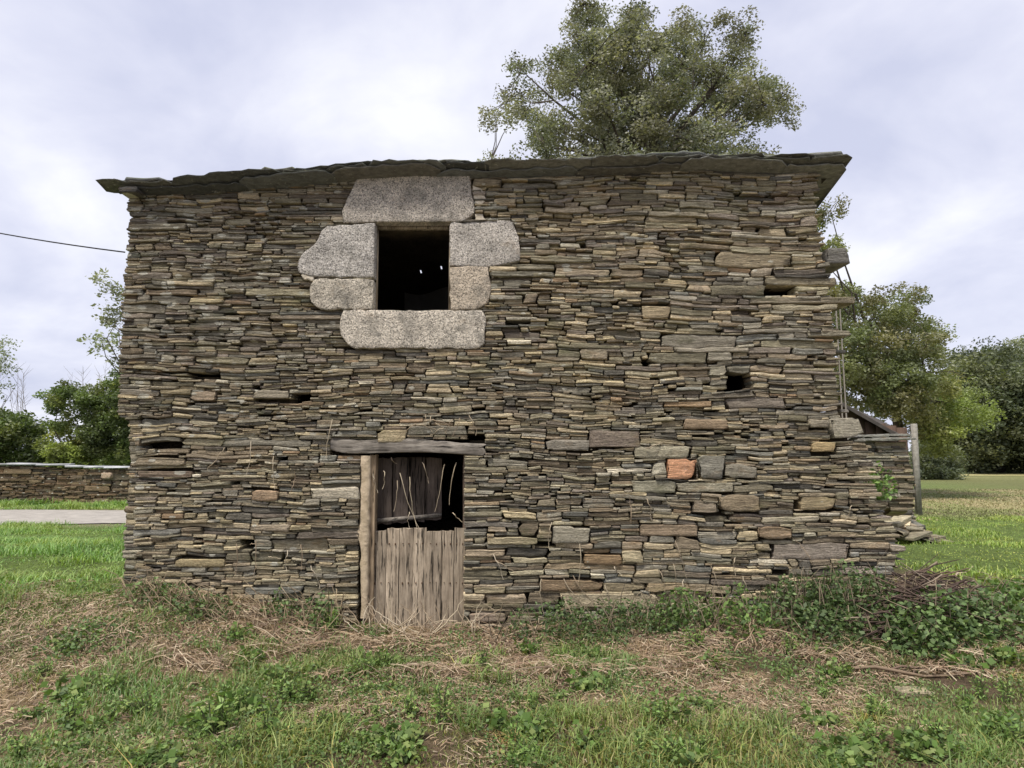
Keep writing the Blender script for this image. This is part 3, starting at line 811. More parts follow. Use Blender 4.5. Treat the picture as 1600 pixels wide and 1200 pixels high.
# corbel stone under the left tip
for a, b_, y_, z_ in [(184, 216, 6.14, 300)]:
    p, q_ = P(a, z_, y_), P(b_, z_-9, y_)
    V, F = stone(p[0], q_[0], p[2], q_[2], y_-WY, .4, 1.0, True); part_stone(V, F, np.array((.10, .095, .09)), fw, ident)

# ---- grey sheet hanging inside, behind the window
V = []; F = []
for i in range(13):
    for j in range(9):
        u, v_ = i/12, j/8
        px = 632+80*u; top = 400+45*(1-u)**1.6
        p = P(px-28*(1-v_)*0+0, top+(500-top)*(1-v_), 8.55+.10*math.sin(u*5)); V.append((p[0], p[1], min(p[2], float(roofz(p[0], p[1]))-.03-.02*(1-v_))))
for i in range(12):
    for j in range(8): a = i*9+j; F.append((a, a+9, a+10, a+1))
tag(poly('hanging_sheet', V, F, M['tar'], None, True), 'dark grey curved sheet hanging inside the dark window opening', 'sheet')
# ------------------------------------------------------------------ far walls
def low_wall(name, xa_, xb_, y, ztop, label, cat, thick=.5, sc=1.3, right=None, cap=None, colf=None, nparts=120, zlow=-.15):
    W_ = int((xb_-xa_)/.01); Hh = int((max(ztop(xx) for xx in np.linspace(xa_, xb_, 30))-zlow)/.01)
    xx = xa_+np.arange(W_)*.01; zz = zlow+np.arange(Hh)*.01; XX, ZZ = np.meshgrid(xx, zz)
    zt = np.array([ztop(v) for v in xx]); al = ZZ < zt[None, :]
    if right is not None: al &= XX < right(ZZ)
    rc = pack(al, lambda x, z: sc); root = tag(empty(name, ((xa_+xb_)/2, y, 0)), label, cat)
    ps = []
    for (a, b_, c_, d_) in rc:
        V, F = stone(xa_+a*.01, xa_+b_*.01, zlow+c_*.01, zlow+d_*.01, (rng.random()-.5)*.08, .25)
        V[:, 0] -= (xa_+xb_)/2
        col = stone_col(1.5, .6)*(1 if colf is None else colf)
        ps.append(((b_-a)*(d_-c_), V, F, col))
    ps.sort(key=lambda p: -p[0])
    for a_, V, F, c in ps[:nparts]: part_stone(V, F, c, root, ident)
    if len(ps) > nparts:
        qq = Q()
        for a_, V, F, c in ps[nparts:]: qq.add(V, F, c)
        tag(qq.build('small_stones', M['slate'], root), kind='stuff')
    xb3 = np.linspace(xa_+.1, (xb_-.1), 40); zb3 = np.arange(zlow, zlow+Hh*.01-.05, .08)
    xc, zc = np.meshgrid((xb3[:-1]+xb3[1:])/2, (zb3[:-1]+zb3[1:])/2)
    sol = zc < np.vectorize(ztop)(xc)-.1
    if right is not None: sol &= xc < right(zc)-.12
    core('wall_core', xb3-(xa_+xb_)/2, zb3, sol, .12, thick, M['core'], root)
    return root
zt_ = P(100, 731, 21.4)[2]
gw = low_wall('field_wall', -19.5, -5.5, 21.4, lambda x: zt_+.05*math.sin(x*1.1), 'low dry-stone field wall across the lane at the left', 'wall', sc=1.5, nparts=300, colf=np.array([.55, .47, .40]))
x = -19.4
while x < -8: 
    x = x+random.uniform(.3, .6)
x = -19.4
while x < -5.6:
    L = random.uniform(.45, 1.0)
    V, F = box_mesh(x, x+L-.02, -.08, .45, 0, .05); V = np.array([(v[0]+12.5, v[1]+random.uniform(-.04, .04), v[2]+zt_+.03+.05*math.sin(x*1.1)+random.uniform(0, .03)) for v in V])
    fast('coping_slab', V, F, M['tarp'], gw); x += L
p = P(168, 743, 21.4); V, F = stone(p[0]-.16, p[0]+.16, p[2]-.09, p[2]+.09, -.08, .25, .4); V[:, 0] += 12.5
part_stone(V, F, (.55, .42, .30), gw, ident)
# ruined outhouse wall beyond the right corner
YR = 13.0
pr = [P(*p, YR) for p in [(1417, 690), (1418, 705), (1424, 730), (1430, 755), (1428, 800), (1436, 830)]]
rr = lambda z: np.interp(z, [q_[2] for q_ in pr][::-1], [q_[0] for q_ in pr][::-1])
ztr = P(1400, 690, YR)[2]
rw = low_wall('outhouse_wall', 4.6, 7.9, YR, lambda x: ztr+.02*math.sin(x*5), 'short broken dry-stone wall with slate coping beyond the right corner of the house', 'wall', sc=1.4, right=rr, nparts=150)
for i, (a, b_, z_) in enumerate([(1340, 1405, 689), (1362, 1432, 687), (1345, 1390, 683), (1380, 1426, 681.5), (1300, 1352, 686)]):
    p, q_ = P(a, z_, YR-.12), P(b_, z_, YR-.12)
    V, F = stone(p[0]-6.25, q_[0]-6.25, p[2], p[2]+.045, -.12, .6, .8, True); part_stone(V, F, np.array((.34, .33, .29)), rw, ident, 'coping_slab')
# tumbled stones at its foot
for i in range(44):
    px = random.uniform(1385, 1462); py = random.uniform(806, 834); D = 11.6+random.uniform(-.8, 1.0)
    p = P(px, py, D); x_, z_ = p[0], float(gh(p[0], D))+max(0, .55-.011*abs(px-1400))*random.random()
    L = random.uniform(.2, .5); V, F = stone(-L/2, L/2, -.03, random.uniform(.02, .06), -.12, .24, .9)
    th = random.uniform(0, 3.14); ti = random.uniform(-.5, .5)
    Y = V[:, 1].copy(); Xx = V[:, 0].copy(); V[:, 0] = Xx*math.cos(th)-Y*math.sin(th); V[:, 1] = Xx*math.sin(th)+Y*math.cos(th); V[:, 2] += Xx*ti
    V += np.array([x_, D, z_+.03])
    o = part_stone(V, F, stone_col(1, .5), None, ident, 'fallen_stone')
    tag(o, 'fallen flat slate stone lying in the rubble at the foot of the broken outhouse wall', 'stone', 'fallen stones at the foot of the outhouse wall')
# shed behind
sh = tag(empty('wooden_shed', P(1400, 765, 17.5)), 'dark weathered shed with sloping roof and pale corner post behind the broken wall', 'shed')
sh.location.z = 0; sx, sy = sh.location.x, 17.5
def shp(px, py, D): p = P(px, py, D); return (p[0]-sx, p[1]-sy, p[2])
a = shp(1424, 662, 17.4); b_ = shp(1437, 770, 17.4)
V, F = box_mesh(a[0]+.03, a[0]+.15, -.1, .0, -.1, a[2]); fast('corner_post', V, F, M['concrete'], sh)
for i in range(5):
    V, F = box_mesh(a[0]-.3-.27*(i), a[0]-.05-.27*i, .02, .06, -.1, shp(1400, 668, 17.5)[2]+.05*i); fast('board', V, F, M['planks'], sh)
V = [shp(1290, 618, 19), shp(1312, 626, 17.2), shp(1404, 678, 17.2), shp(1400, 668, 19.5)]
V = V+[(v[0], v[1], v[2]-.1) for v in V]
poly('shed_roof', V, [(0, 1, 2, 3), (7, 6, 5, 4), (0, 4, 5, 1), (1, 5, 6, 2), (2, 6, 7, 3), (3, 7, 4, 0)], M['shedroof'], sh)
V = [shp(1300, 690, 17.6), shp(1408, 690, 17.6), shp(1404, 680, 17.6), shp(1305, 626, 17.6)]
V = V+[(v[0], v[1]+.2, v[2]) for v in V]
poly('shed_wall', V, [(0, 1, 2, 3), (7, 6, 5, 4), (0, 4, 5, 1), (1, 5, 6, 2), (2, 6, 7, 3), (3, 7, 4, 0)], M['planks'], sh)
# thin poles standing behind the broken corner
for i, (px0, px1, y0_, y1_, lab) in enumerate([(1306, 1310, 478, 560, 'short thin grey pole right behind the ragged right corner of the house'), (1312, 1315, 476, 690, 'tall thin grey pole beside the ragged right corner of the house')]):
    D = 9.0; p = P(px0, y0_, D); V, F = tube([(p[0]+.05, D, -.1), (p[0]+.02, D, p[2]*.5), (p[0], D, p[2])], [.011, .010, .008], 6)
    tag(fast('pole', V, F, M['twig'], None, np.broadcast_to((.32, .29, .25), (len(V), 3)), True, loc=(p[0], D, 0)), lab, 'pole')
# overhead cable
p0 = np.array(P(195, 394, 6.36)); p1 = np.array(P(-260, 300, 9.5)); pts = []
for i in range(17):
    u = i/16; q_ = p0+(p1-p0)*u; q_[2] -= .25*u*(1-u)*4*.35; pts.append(q_)
V, F = tube(pts, .007, 5); tag(fast('overhead_cable', V, F, M['cable']), 'black overhead cable running from the left corner of the house across the sky', 'cable')
# ------------------------------------------------------------------ foliage
def leaves(C3, sz, col, up=.3, asp=.5):
    """rhombic folded leaves at points C3 (n,3)"""
    n = len(C3); a = rng.normal(size=(n, 3)); a[:, 2] = a[:, 2]*.6-up*.4; a /= np.linalg.norm(a, axis=1)[:, None]
    b_ = rng.normal(size=(n, 3)); b_ -= (a*b_).sum(1)[:, None]*a; b_ /= np.linalg.norm(b_, axis=1)[:, None]
    s = (sz*(.6+.8*rng.random(n)))[:, None]
    V = np.stack([C3-a*s*.5, C3+b_*s*asp*.5, C3+a*s*.5, C3-b_*s*asp*.5], 1).reshape(-1, 3)
    F = np.arange(4*n).reshape(-1, 4); return V, F, np.repeat(col, 4, 0)
def crown_pts(pl, D, half, ncl, seed, gap=.42, noise_s=.035):
    """cluster centres in the crown volume whose outline is pl (photo pixels at distance D)"""
    r_ = np.random.default_rng(seed); pl = np.array(pl, float); c0 = pl.mean(0)
    lo, hi = pl.min(0), pl.max(0); out = []
    while len(out) < ncl:
        n = 4000; q_ = lo+(hi-lo)*r_.random((n, 2)); t_ = r_.random(n)*2-1
        k = np.sqrt(1-t_*t_*.75); q2 = c0+(q_-c0)/k[:, None]
        ok = inpoly(q2[:, 0], q2[:, 1], pl)
        nn = fbm(q_[:, 0]*noise_s+seed, q_[:, 1]*noise_s+t_*1.3, 3)
        ok &= nn+.12*r_.random(n) > gap
        for i in np.where(ok)[0]:
            out.append((q_[i, 0], q_[i, 1], D+half*t_[i]))
            if len(out) >= ncl: break
    return out
def tree(name, label, D, base_px, pl, half, ncl, per, lsz, cols, seed, spread=.28, trunk_r=.2, cat='tree', gap=.42, group=None, asp=.5, nlimb=26, hub=None, colfn=None, extra=None, vert=1.0, noise_s=.035, forks=True):
    bx_, _, _ = P(base_px, 700, D); bz = 0
    root = tag(empty(name, (bx_, D, bz)), label, cat, group)
    r_ = np.random.default_rng(seed+50)
    pa = np.array(pl, float); pm = pa.mean(0); sub = 11; br = spread*2.6
    shr = 1-.22*br*FOC/D/(.5*(np.ptp(pa[:, 0])+np.ptp(pa[:, 1]))*.5); shr = max(shr, .93)
    bc = crown_pts([tuple(pm+(q_-pm)*shr) for q_ in pa], D, half, max(8, ncl//sub), seed, gap, noise_s)
    if extra:
        for e_ in extra: bc += crown_pts(e_[0], D+e_[1], .3, max(3, e_[2]//6), seed+3, .1)
    B3 = np.array([P(*c) for c in bc]); nb = len(B3); bshade = .72+.6*r_.random(nb)
    u_ = r_.normal(size=(nb, sub, 3)); u_ /= np.linalg.norm(u_, axis=2)[..., None]; u_ *= (r_.random((nb, sub, 1))**.4)*br*(.6+.7*r_.random((nb, 1, 1))); u_[..., 2] *= .62
    C3 = (B3[:, None, :]+u_).reshape(-1, 3); n = len(C3); cl = np.repeat(np.array(bc), sub, 0)
    cols = np.array(cols); cc = np.repeat(cols[r_.integers(len(cols), size=nb)]*bshade[:, None], sub, 0)*(.85+.3*r_.random((n, 1)))
    if colfn is not None: cc = cc*colfn(np.array(cl))
    off = r_.normal(size=(n, per, 3)); off *= (r_.random((n, per, 1))**.45*1.7/np.linalg.norm(off, axis=2)[..., None])*spread*.72; off[..., 2] *= .75*vert
    pts = (C3[:, None, :]+off).reshape(-1, 3); lc = np.repeat(cc, per, 0)*(.8+.4*r_.random((n*per, 1)))
    V, F, c3 = leaves(pts, lsz, lc, asp=asp)
    fast('crown', V, F, M['leaf'], root, c3, loc=None).location = (-bx_, -D, -bz)
    # trunk, limbs, twigs
    zmin = C3[:, 2].min(); hubp = np.array([bx_, D, max(1.0, zmin*.8)]) if hub is None else np.array(P(*hub, D))
    base = np.array([bx_, D, -.15]); qq = Q()
    tr = [base, base*.6+hubp*.4+np.array([.1, 0, 0]), hubp]; V, F = tube(tr, [trunk_r*1.35, trunk_r, trunk_r*.75], 8); qq.add(V, F, (1, 1, 1))
    if forks:
        sel = r_.choice(nb, min(nlimb, nb), replace=False); ends = []
        for i in sel:
            e_ = B3[i]; m1 = hubp*.62+e_*.38+np.array([*(r_.normal(size=2)*.25), .35]); m2 = hubp*.3+e_*.7+np.array([*(r_.normal(size=2)*.2), .3])
            V, F = tube([hubp, m1, m2, e_], [trunk_r*.42, trunk_r*.26, trunk_r*.14, trunk_r*.05], 5); qq.add(V, F, (1, 1, 1)); ends += [m1, m2, e_]
        ends = np.array(ends)
        for i in r_.choice(n, min(n, nlimb*10), replace=False):
            d = np.linalg.norm(ends-C3[i], axis=1); j = d.argmin()
            mid = (ends[j]+C3[i])/2+r_.normal(size=3)*.08*d[j]
            V, F = tube([ends[j], mid, C3[i]], [trunk_r*.09, trunk_r*.06, trunk_r*.025], 3); qq.add(V, F, (1, 1, 1))
    o = qq.build('trunk', M['bark'], root); o.location = (-bx_, -D, -bz)
    return root
G1 = [(.23, .25, .16), (.27, .28, .185), (.20, .22, .145), (.34, .345, .25), (.25, .245, .165)]
main = [(745, 235), (744, 200), (760, 182), (778, 165), (792, 140), (780, 112), (800, 92), (808, 62), (830, 55), (845, 85), (868, 72), (880, 40), (902, 22), (900, -5), (935, -8), (948, 14), (980, 8), (1000, -8), (1035, -10), (1052, 5),
        (1062, 28), (1092, 38), (1112, 42), (1133, 18), (1152, 28), (1176, 22), (1184, 50), (1166, 80), (1158, 112), (1180, 105), (1192, 132), (1214, 120), (1240, 150), (1236, 192), (1206, 204), (1212, 250), (1190, 330), (1000, 370), (820, 340), (748, 280)]
tree('leafy_tree', 'tall olive-green tree rising behind the roof of the house', 17, 1010, main, 2.4, 3300, 40, .078, [(c[0]*.80, c[1]*.80, c[2]*.86) for c in G1], 3, spread=.19, trunk_r=.2, hub=(1010, 330), nlimb=80, gap=.44, noise_s=.026,
     extra=[([(1205, 125), (1238, 150), (1234, 195), (1212, 200), (1200, 160)], 0, 16)])
G2 = [(.17, .20, .095), (.20, .22, .10), (.15, .175, .085), (.22, .22, .12), (.19, .18, .09)]
def cf2(c):
    k = ss(1420, 1500, c[:, 0])*ss(560, 640, c[:, 1]); return (1+k[:, None]*np.array([.62, .72, .15]))
rt = [(1240, 470), (1300, 430), (1330, 440), (1352, 462), (1378, 450), (1402, 447), (1440, 460), (1448, 485), (1472, 503), (1476, 540), (1462, 560), (1470, 588), (1500, 606), (1535, 630), (1541, 652), (1520, 682), (1495, 700), (1478, 722), (1455, 738), (1436, 700), (1430, 662), (1385, 660), (1330, 640), (1240, 620)]
tree('leafy_tree', 'broad tree with yellow-green lower branches right of the ragged house corner', 24, 1405, rt, 2.6, 1800, 46, .105, G2, 8, spread=.24, trunk_r=.2, gap=.33, hub=(1400, 640), colfn=cf2,
     extra=[([(1268, 315), (1300, 315), (1312, 338), (1300, 362), (1268, 365)], -1, 24), ([(1270, 375), (1296, 385), (1315, 420), (1290, 430), (1262, 420)], -1, 18)])
G3 = [(.10, .125, .07), (.12, .14, .075), (.09, .11, .065), (.15, .165, .085)]
far = [('far_tree', 'large dark green tree at the far edge of the field', 52, 1560, [(1462, 600), (1480, 560), (1500, 546), (1530, 545), (1560, 538), (1600, 545), (1640, 560), (1680, 620), (1690, 750), (1470, 750), (1455, 690)], 5, 1200, 31),
       ('far_tree', 'lighter taller tree behind the dark one at the right edge of the photo', 75, 1640, [(1540, 560), (1560, 538), (1590, 532), (1640, 520), (1720, 530), (1800, 600), (1800, 720), (1560, 720)], 6, 700, 32),
       ('far_tree', 'dark spreading tree further right past the field, filling the frame edge', 48, 1800, [(1640, 620), (1680, 560), (1760, 530), (1860, 540), (1930, 620), (1940, 750), (1650, 750)], 5, 700, 33)]
for nm, lab, D, bx_, pl, half, ncl, sd in far:
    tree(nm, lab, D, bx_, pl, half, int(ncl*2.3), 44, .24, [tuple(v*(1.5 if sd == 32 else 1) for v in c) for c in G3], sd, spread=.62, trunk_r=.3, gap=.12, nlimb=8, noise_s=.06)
# low growth under the far trees and rubble heap
tree('undergrowth', 'low dark scrub at the foot of the trees beyond the field', 40, 1460, [(1420, 700), (1450, 690), (1490, 705), (1500, 752), (1425, 755)], 1.5, 500, 24, .16, G3, 41, spread=.3, trunk_r=.04, cat='scrub', gap=.1, nlimb=5)
# left-hand greenery
G4 = [(.13, .18, .055), (.11, .155, .05), (.17, .20, .07), (.09, .12, .045)]
def cf4(c):
    k = ss(655, 690, c[:, 1])*(1-ss(120, 150, c[:, 0])); return (1+k[:, None]*np.array([.75, .55, .15]))
tree('shrubby_tree', 'bushy small tree hanging over the field wall left of the house', 22.8, 120, [(66, 640), (80, 612), (95, 600), (120, 588), (150, 598), (182, 584), (215, 580), (240, 600), (250, 716), (150, 718), (125, 740), (95, 742), (72, 735), (70, 700), (62, 660)], .9, 1150, 40, .10, G4, 12, spread=.16, trunk_r=.07, gap=.26, nlimb=14, colfn=cf4)
tree('hedge', 'dark rounded hedge behind the field wall at the left edge', 24.5, 20, [(-260, 640), (-150, 652), (-60, 645), (0, 650), (30, 645), (62, 655), (80, 665), (85, 735), (-260, 735)], 1.0, 1500, 30, .14, [tuple(v*.8 for v in c) for c in G4], 13, spread=.25, trunk_r=.05, cat='hedge', gap=.1, nlimb=10)
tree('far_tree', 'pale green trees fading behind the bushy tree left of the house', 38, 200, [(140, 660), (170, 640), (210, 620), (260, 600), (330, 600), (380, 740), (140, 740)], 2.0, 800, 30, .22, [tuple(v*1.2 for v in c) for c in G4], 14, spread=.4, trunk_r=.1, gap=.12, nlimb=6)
# slender sapling whose sprays show past the left edge of the house
tree('sapling', 'slender pale-leaved sapling whose sprays show past the left corner of the house', 15, 215,
     [(158, 430), (180, 432), (200, 440), (215, 470), (215, 560), (190, 600), (165, 560), (132, 530), (134, 508), (165, 500), (168, 478), (185, 470), (165, 455)], .5, 70, 15, .085, [(.22, .25, .16), (.26, .28, .19)], 15, spread=.13, trunk_r=.04, gap=.2, nlimb=16, hub=(215, 620))
tree('sapling', 'feathery bare-tipped sapling standing above the hedge at the left edge', 27, 2,
     [(-20, 530), (8, 530), (20, 555), (16, 600), (6, 640), (-20, 640)], .4, 44, 13, .10, [(.22, .25, .16)], 16, spread=.2, trunk_r=.03, gap=.2, nlimb=10, hub=(-5, 650))
qq = Q()
for i in range(26):
    x_ = random.uniform(20, 190); D = 26; b0 = np.array(P(x_, 660, D)); b1 = np.array(P(x_+random.uniform(-12, 16), random.uniform(560, 620), D))
    if 60 < x_ < 110: continue
    V, F = tube([b0, (b0+b1)/2+np.array([random.uniform(-.08, .08), 0, 0]), b1], [.012, .009, .004], 3); qq.add(V, F, (.22, .2, .18))
    for k in range(7):
        u = random.uniform(.3, 1); s_ = b0+(b1-b0)*u; e_ = s_+np.array([random.uniform(-.4, .4), 0, random.uniform(.1, .45)])
        V, F = tube([s_, (s_+e_)/2, e_], [.006, .005, .002], 3); qq.add(V, F, (.24, .22, .19))
tag(qq.build('bare_twigs', M['twig']), 'thin bare grey twigs sticking up behind the hedge and field wall', 'twigs', kind='stuff')

# ------------------------------------------------------------------ ground cover
def blades(x, y, h, wd, col, lean=.5, z=None):
    n = len(x); z = gh(x, y)-.008 if z is None else z
    th = rng.random(n)*2*np.pi; lx = np.cos(th); ly_ = np.sin(th); a = lean*(.2+rng.random(n))*h
    ph = th+np.pi/2+(rng.random(n)-.5); wx = np.cos(ph)*wd*.5; wy_ = np.sin(ph)*wd*.5
    B = np.stack([x, y, z], 1); o = np.stack([wx, wy_, 0*wx], 1)
    mid = B+np.stack([lx*a*.35, ly_*a*.35, h*.6], 1); tip = B+np.stack([lx*a*1.1, ly_*a*1.1, h*(.95-.35*rng.random(n)*lean)], 1)
    V = np.stack([B-o, B+o, mid+o*.8, mid-o*.8, tip+o*.12, tip-o*.12], 1).reshape(-1, 3)
    i = np.arange(n)[:, None]*6
    F = np.concatenate([i+np.array([0, 1, 2, 3]), i+np.array([3, 2, 4, 5])])
    return V, F, np.repeat(col, 6, 0)
def scatter(n, x0, x1, y0, y1):
    x = x0+(x1-x0)*rng.random(n); y = y0+(y1-y0)*rng.random(n)
    inv = (np.abs(x) < .80*y+.8) & ~((x > XL-.0) & (x < 3.35) & (y > WY-.03) & (y < WY+YB+.3))
    return x[inv], y[inv]
GC = np.array([(.16, .25, .065), (.21, .30, .085), (.13, .20, .055), (.27, .32, .11), (.29, .29, .12)])
parts = Q()
# foreground tufts
x, y = scatter(210000, -6.5, 6.8, 3.1, 7.2)
n = fbm(x*1.5+11, y*1.5+5, 3); n2 = fbm(x*4.3, y*4.3, 2); k = lush(x, y)
nf = fbm(x*2.6+70, y*2.6+9, 3)
keep = (.5*n+.62*nf+.3*(n2-.5)+.42*k+.15*ss(5.8, 4.2, y)-.04*ss(-1, -3, x)+.03*ss(0, 2.5, x)) > .535+.15*rng.random(len(x))
x, y = x[keep], y[keep]; nn = len(x); n = n[keep]
h = (.022+.06*rng.random(nn)**1.6)*(.55+1.0*ss(.42, .7, n)); c = GC[rng.integers(5, size=nn)]*(.7+.6*rng.random((nn, 1)))
c = c*(1-.25*(fbm(x*.8, y*.8+50, 2)[:, None]-.5)*np.array([-2, 0, 1]))
V, F, c = blades(x, y, h, .0065, c, .8); parts.add(V, F, c); print('fg grass', nn)
# coarse tussocks with long arching blades
tx, ty = scatter(260, -5.5, 6.2, 3.2, 5.6); kk = fbm(tx*.9+5, ty*.9+3, 3)+.14*ss(4.8, 3.6, ty) > .50; tx, ty = tx[kk], ty[kk]
tn = rng.integers(25, 70, size=len(tx)); x = np.repeat(tx, tn)+rng.normal(size=tn.sum())*.045; y = np.repeat(ty, tn)+rng.normal(size=tn.sum())*.045
tc = np.repeat(GC[rng.integers(4, size=len(tx))]*(.85+.4*rng.random((len(tx), 1))), tn, 0)*(.8+.4*rng.random((tn.sum(), 1)))*np.where(rng.random((tn.sum(), 1)) < .12, np.array([1.8, 1.15, 1.2]), np.array([1., 1., 1.]))
V, F, c = blades(x, y, np.repeat(.06+.09*rng.random(len(tx)), tn)*(.5+.7*rng.random(tn.sum())), .0065, tc, 1.5); parts.add(V, F, c)
# mid grass left and right
for (n_b, xa_, xb_, ya_, yb_, hh, ww) in [(70000, -12, -2.6, 6.0, 15.2, .075, .012), (75000, 3.2, 15, 6.0, 18.5, .055, .013), (16000, -17, -3, 18.9, 21.2, .12, .02)]:
    x, y = scatter(n_b, xa_, xb_, ya_, yb_); k = lush(x, y) if ya_ < 18 else np.ones(len(x))
    keep = k > .2+.6*rng.random(len(x)); x, y = x[keep], y[keep]; nn = len(x)
    big = ss(.45, .65, fbm(x*.8+2, y*.8, 3))
    h = hh*(.4+rng.random(nn))*(.35+1.1*big)*(.6+.8*fbm(x*4, y*4, 2)); c = GC[rng.integers(4, size=nn)]*(.95+.5*rng.random((nn, 1)))*(np.array([1.12, 1.08, .85]) if xa_ > 0 else np.array([.82, .98, .9]))*(.75+.6*fbm(x*.5, y*1.1+5, 3))[:, None]+np.array([.07, .035, .005])*ss(.5, .7, fbm(x*.6+90, y*.9, 3))[:, None]
    V, F, c = blades(x, y, h, ww, c, 1.1); parts.add(V, F, c)
tag(parts.build('grass', M['grass']), 'short green grass and tufts growing round the house', kind='stuff')
# dry straw and cut stalks lying about
def lay_straw(x, y, L, wd, col, lift=.03):
    n = len(x); th = rng.random(n)*2*np.pi; dx, dy = np.cos(th), np.sin(th)
    z0 = gh(x-dx*L/2, y-dy*L/2)+lift*rng.random(n); z1 = gh(x+dx*L/2, y+dy*L/2)+lift*rng.random(n); zm = np.maximum(gh(x, y)+lift*.5*rng.random(n), (z0+z1)/2)+L*.06
    bend = (rng.random(n)-.5)*L*.3
    A = np.stack([x-dx*L/2, y-dy*L/2, z0], 1); M_ = np.stack([x-dy*bend, y+dx*bend, zm], 1); B = np.stack([x+dx*L/2, y+dy*L/2, z1], 1)
    o = np.stack([-dy*wd/2, dx*wd/2, wd*(rng.random(n)-.5)], 1)
    V = np.stack([A-o, A+o, M_+o, M_-o, B+o*.5, B-o*.5], 1).reshape(-1, 3); i = np.arange(n)[:, None]*6
    return V, np.concatenate([i+np.array([0, 1, 2, 3]), i+np.array([3, 2, 4, 5])]), np.repeat(col, 6, 0)
SC_ = np.array([(.42, .325, .215), (.33, .245, .165), (.50, .41, .29), (.26, .17, .115), (.38, .27, .17), (.18, .125, .09)])
x, y = scatter(170000, -6.5, 6.8, 3.1, 6.6)
n = fbm(x*1.1+1, y*1.1+25, 3); keep = (n+.27*ss(5.0, 6.0, y)+.10*ss(2, -1, x)-.35*lush(x, y)) > .37+.24*rng.random(len(x)); x, y = x[keep], y[keep]; nn = len(x)
st = Q(); V, F, c = lay_straw(x, y, .02+.09*rng.random(nn)**2, .0028+.0025*rng.random(nn), SC_[rng.integers(6, size=nn)]*(.75+.5*rng.random((nn, 1)))); st.add(V, F, c); print('straw', nn)
x, y = scatter(16000, -4.6, 4.2, 5.0, 6.35); kk = fbm(x*1.6, y*1.6+60, 3)+.15*ss(5.2, 6., y)-.5*lush(x, y) > .47+.1*rng.random(len(x)); x, y = x[kk], y[kk]; nn = len(x)
V, F, c = lay_straw(x, y, .07+.24*rng.random(nn)**2, .0035+.003*rng.random(nn), SC_[rng.integers(6, size=nn)]*(.75+.4*rng.random((nn, 1))), .07); st.add(V, F, c)
x, y = scatter(26000, 7, 22, 16, 29); nn = len(x)
V, F, c = blades(x, y, .03+.04*rng.random(nn), .022, np.where(fbm(x*.7, y*.7, 3)[:, None]+.1*rng.random((nn, 1)) > .56, np.array([.24, .27, .10]), np.array([.36, .30, .17]))*(.8+.4*rng.random((nn, 1))), 1.2); st.add(V, F, c)
tag(st.build('dry_straw', M['straw']), 'matted dry straw and cut stalks on the ground in front of the house', kind='stuff')
# small broad-leaved ground cover
x, y = scatter(120000, -6.5, 6.8, 3.1, 6.5); n = fbm(x*2.6+31, y*2.6+3, 4); keep = (n+.09*ss(5.2, 3.6, y)) > .49+.12*rng.random(len(x)); x, y = x[keep], y[keep]; nn = len(x)
pts = np.stack([x, y, gh(x, y)+.01+.05*rng.random(nn)], 1)
LC = np.array([(.13, .22, .06), (.15, .22, .07), (.09, .145, .05), (.20, .25, .09)])
V, F, c = leaves(pts, .019, LC[rng.integers(4, size=nn)]*(.7+.6*rng.random((nn, 1))), asp=.75)
tag(fast('clover_leaves', V, F, M['grass'], col=c), 'small broad green leaves among the grass in the foreground', kind='stuff')
print('cover', nn)
# ---- weeds as plants
def weed_mesh(seed, H_w, nst, per, lsz, cols, flop=.35, asp=.55, stemc=(.12, .14, .06)):
    r_ = np.random.default_rng(seed); q1 = Q(); P3 = []; cc = []
    for s_ in range(nst):
        th = r_.random()*6.28; h_ = H_w*(.55+.5*r_.random()); l_ = flop*h_*(.3+r_.random())
        p = np.array([[.02*math.cos(th), .02*math.sin(th), -.02], [l_*.4*math.cos(th), l_*.4*math.sin(th), h_*.55], [l_*math.cos(th), l_*math.sin(th), h_]])
        V, F = tube(p, [.004, .003, .0015], 3); q1.add(V, F, stemc)
        for k in range(per):
            u = .15+.85*k/per; c_ = (p[0]*(1-u)+p[2]*u)+np.array([0, 0, .1*h_*math.sin(u*3.14)]); P3.append(c_+r_.normal(size=3)*lsz*.55); cc.append(cols[r_.integers(len(cols))])
    V, F, c = leaves(np.array(P3), lsz, np.array(cc)*(.75+.5*r_.random((len(cc), 1))), asp=asp); q1.add(V, F, c)
    me = q1.build('weed', M['grass']); d = me.data; bpy.data.objects.remove(me); return d
WM = [weed_mesh(100+i, (.055, .12, .08, .16, .05, .10)[i], (16, 9, 14, 7, 20, 12)[i], (12, 15, 12, 20, 11, 16)[i], (.024, .026, .03, .022, .034, .02)[i], LC*np.array([1.15, 1.15, 1])*(1.25 if i % 2 else .95), flop=(1.9, .4, 1.4, .25, 2.6, .9)[i], asp=(.7, .4, .6, .35, .8, .5)[i]) for i in range(6)]
def weed(px, py, s, i, lab, grp=None):
    for D in np.arange(3.2, 14, .02):
        p = P(px, py, D)
        if p[2] <= float(gh(p[0], D)): break
    else: return
    o = bpy.data.objects.new('weed', WM[i % 6]); C.objects.link(o); o.location = (p[0], D, float(gh(p[0], D))); o.rotation_euler = (0, 0, random.random()*6.28); o.scale = (s, s, s)
    tag(o, lab, 'weed', grp)
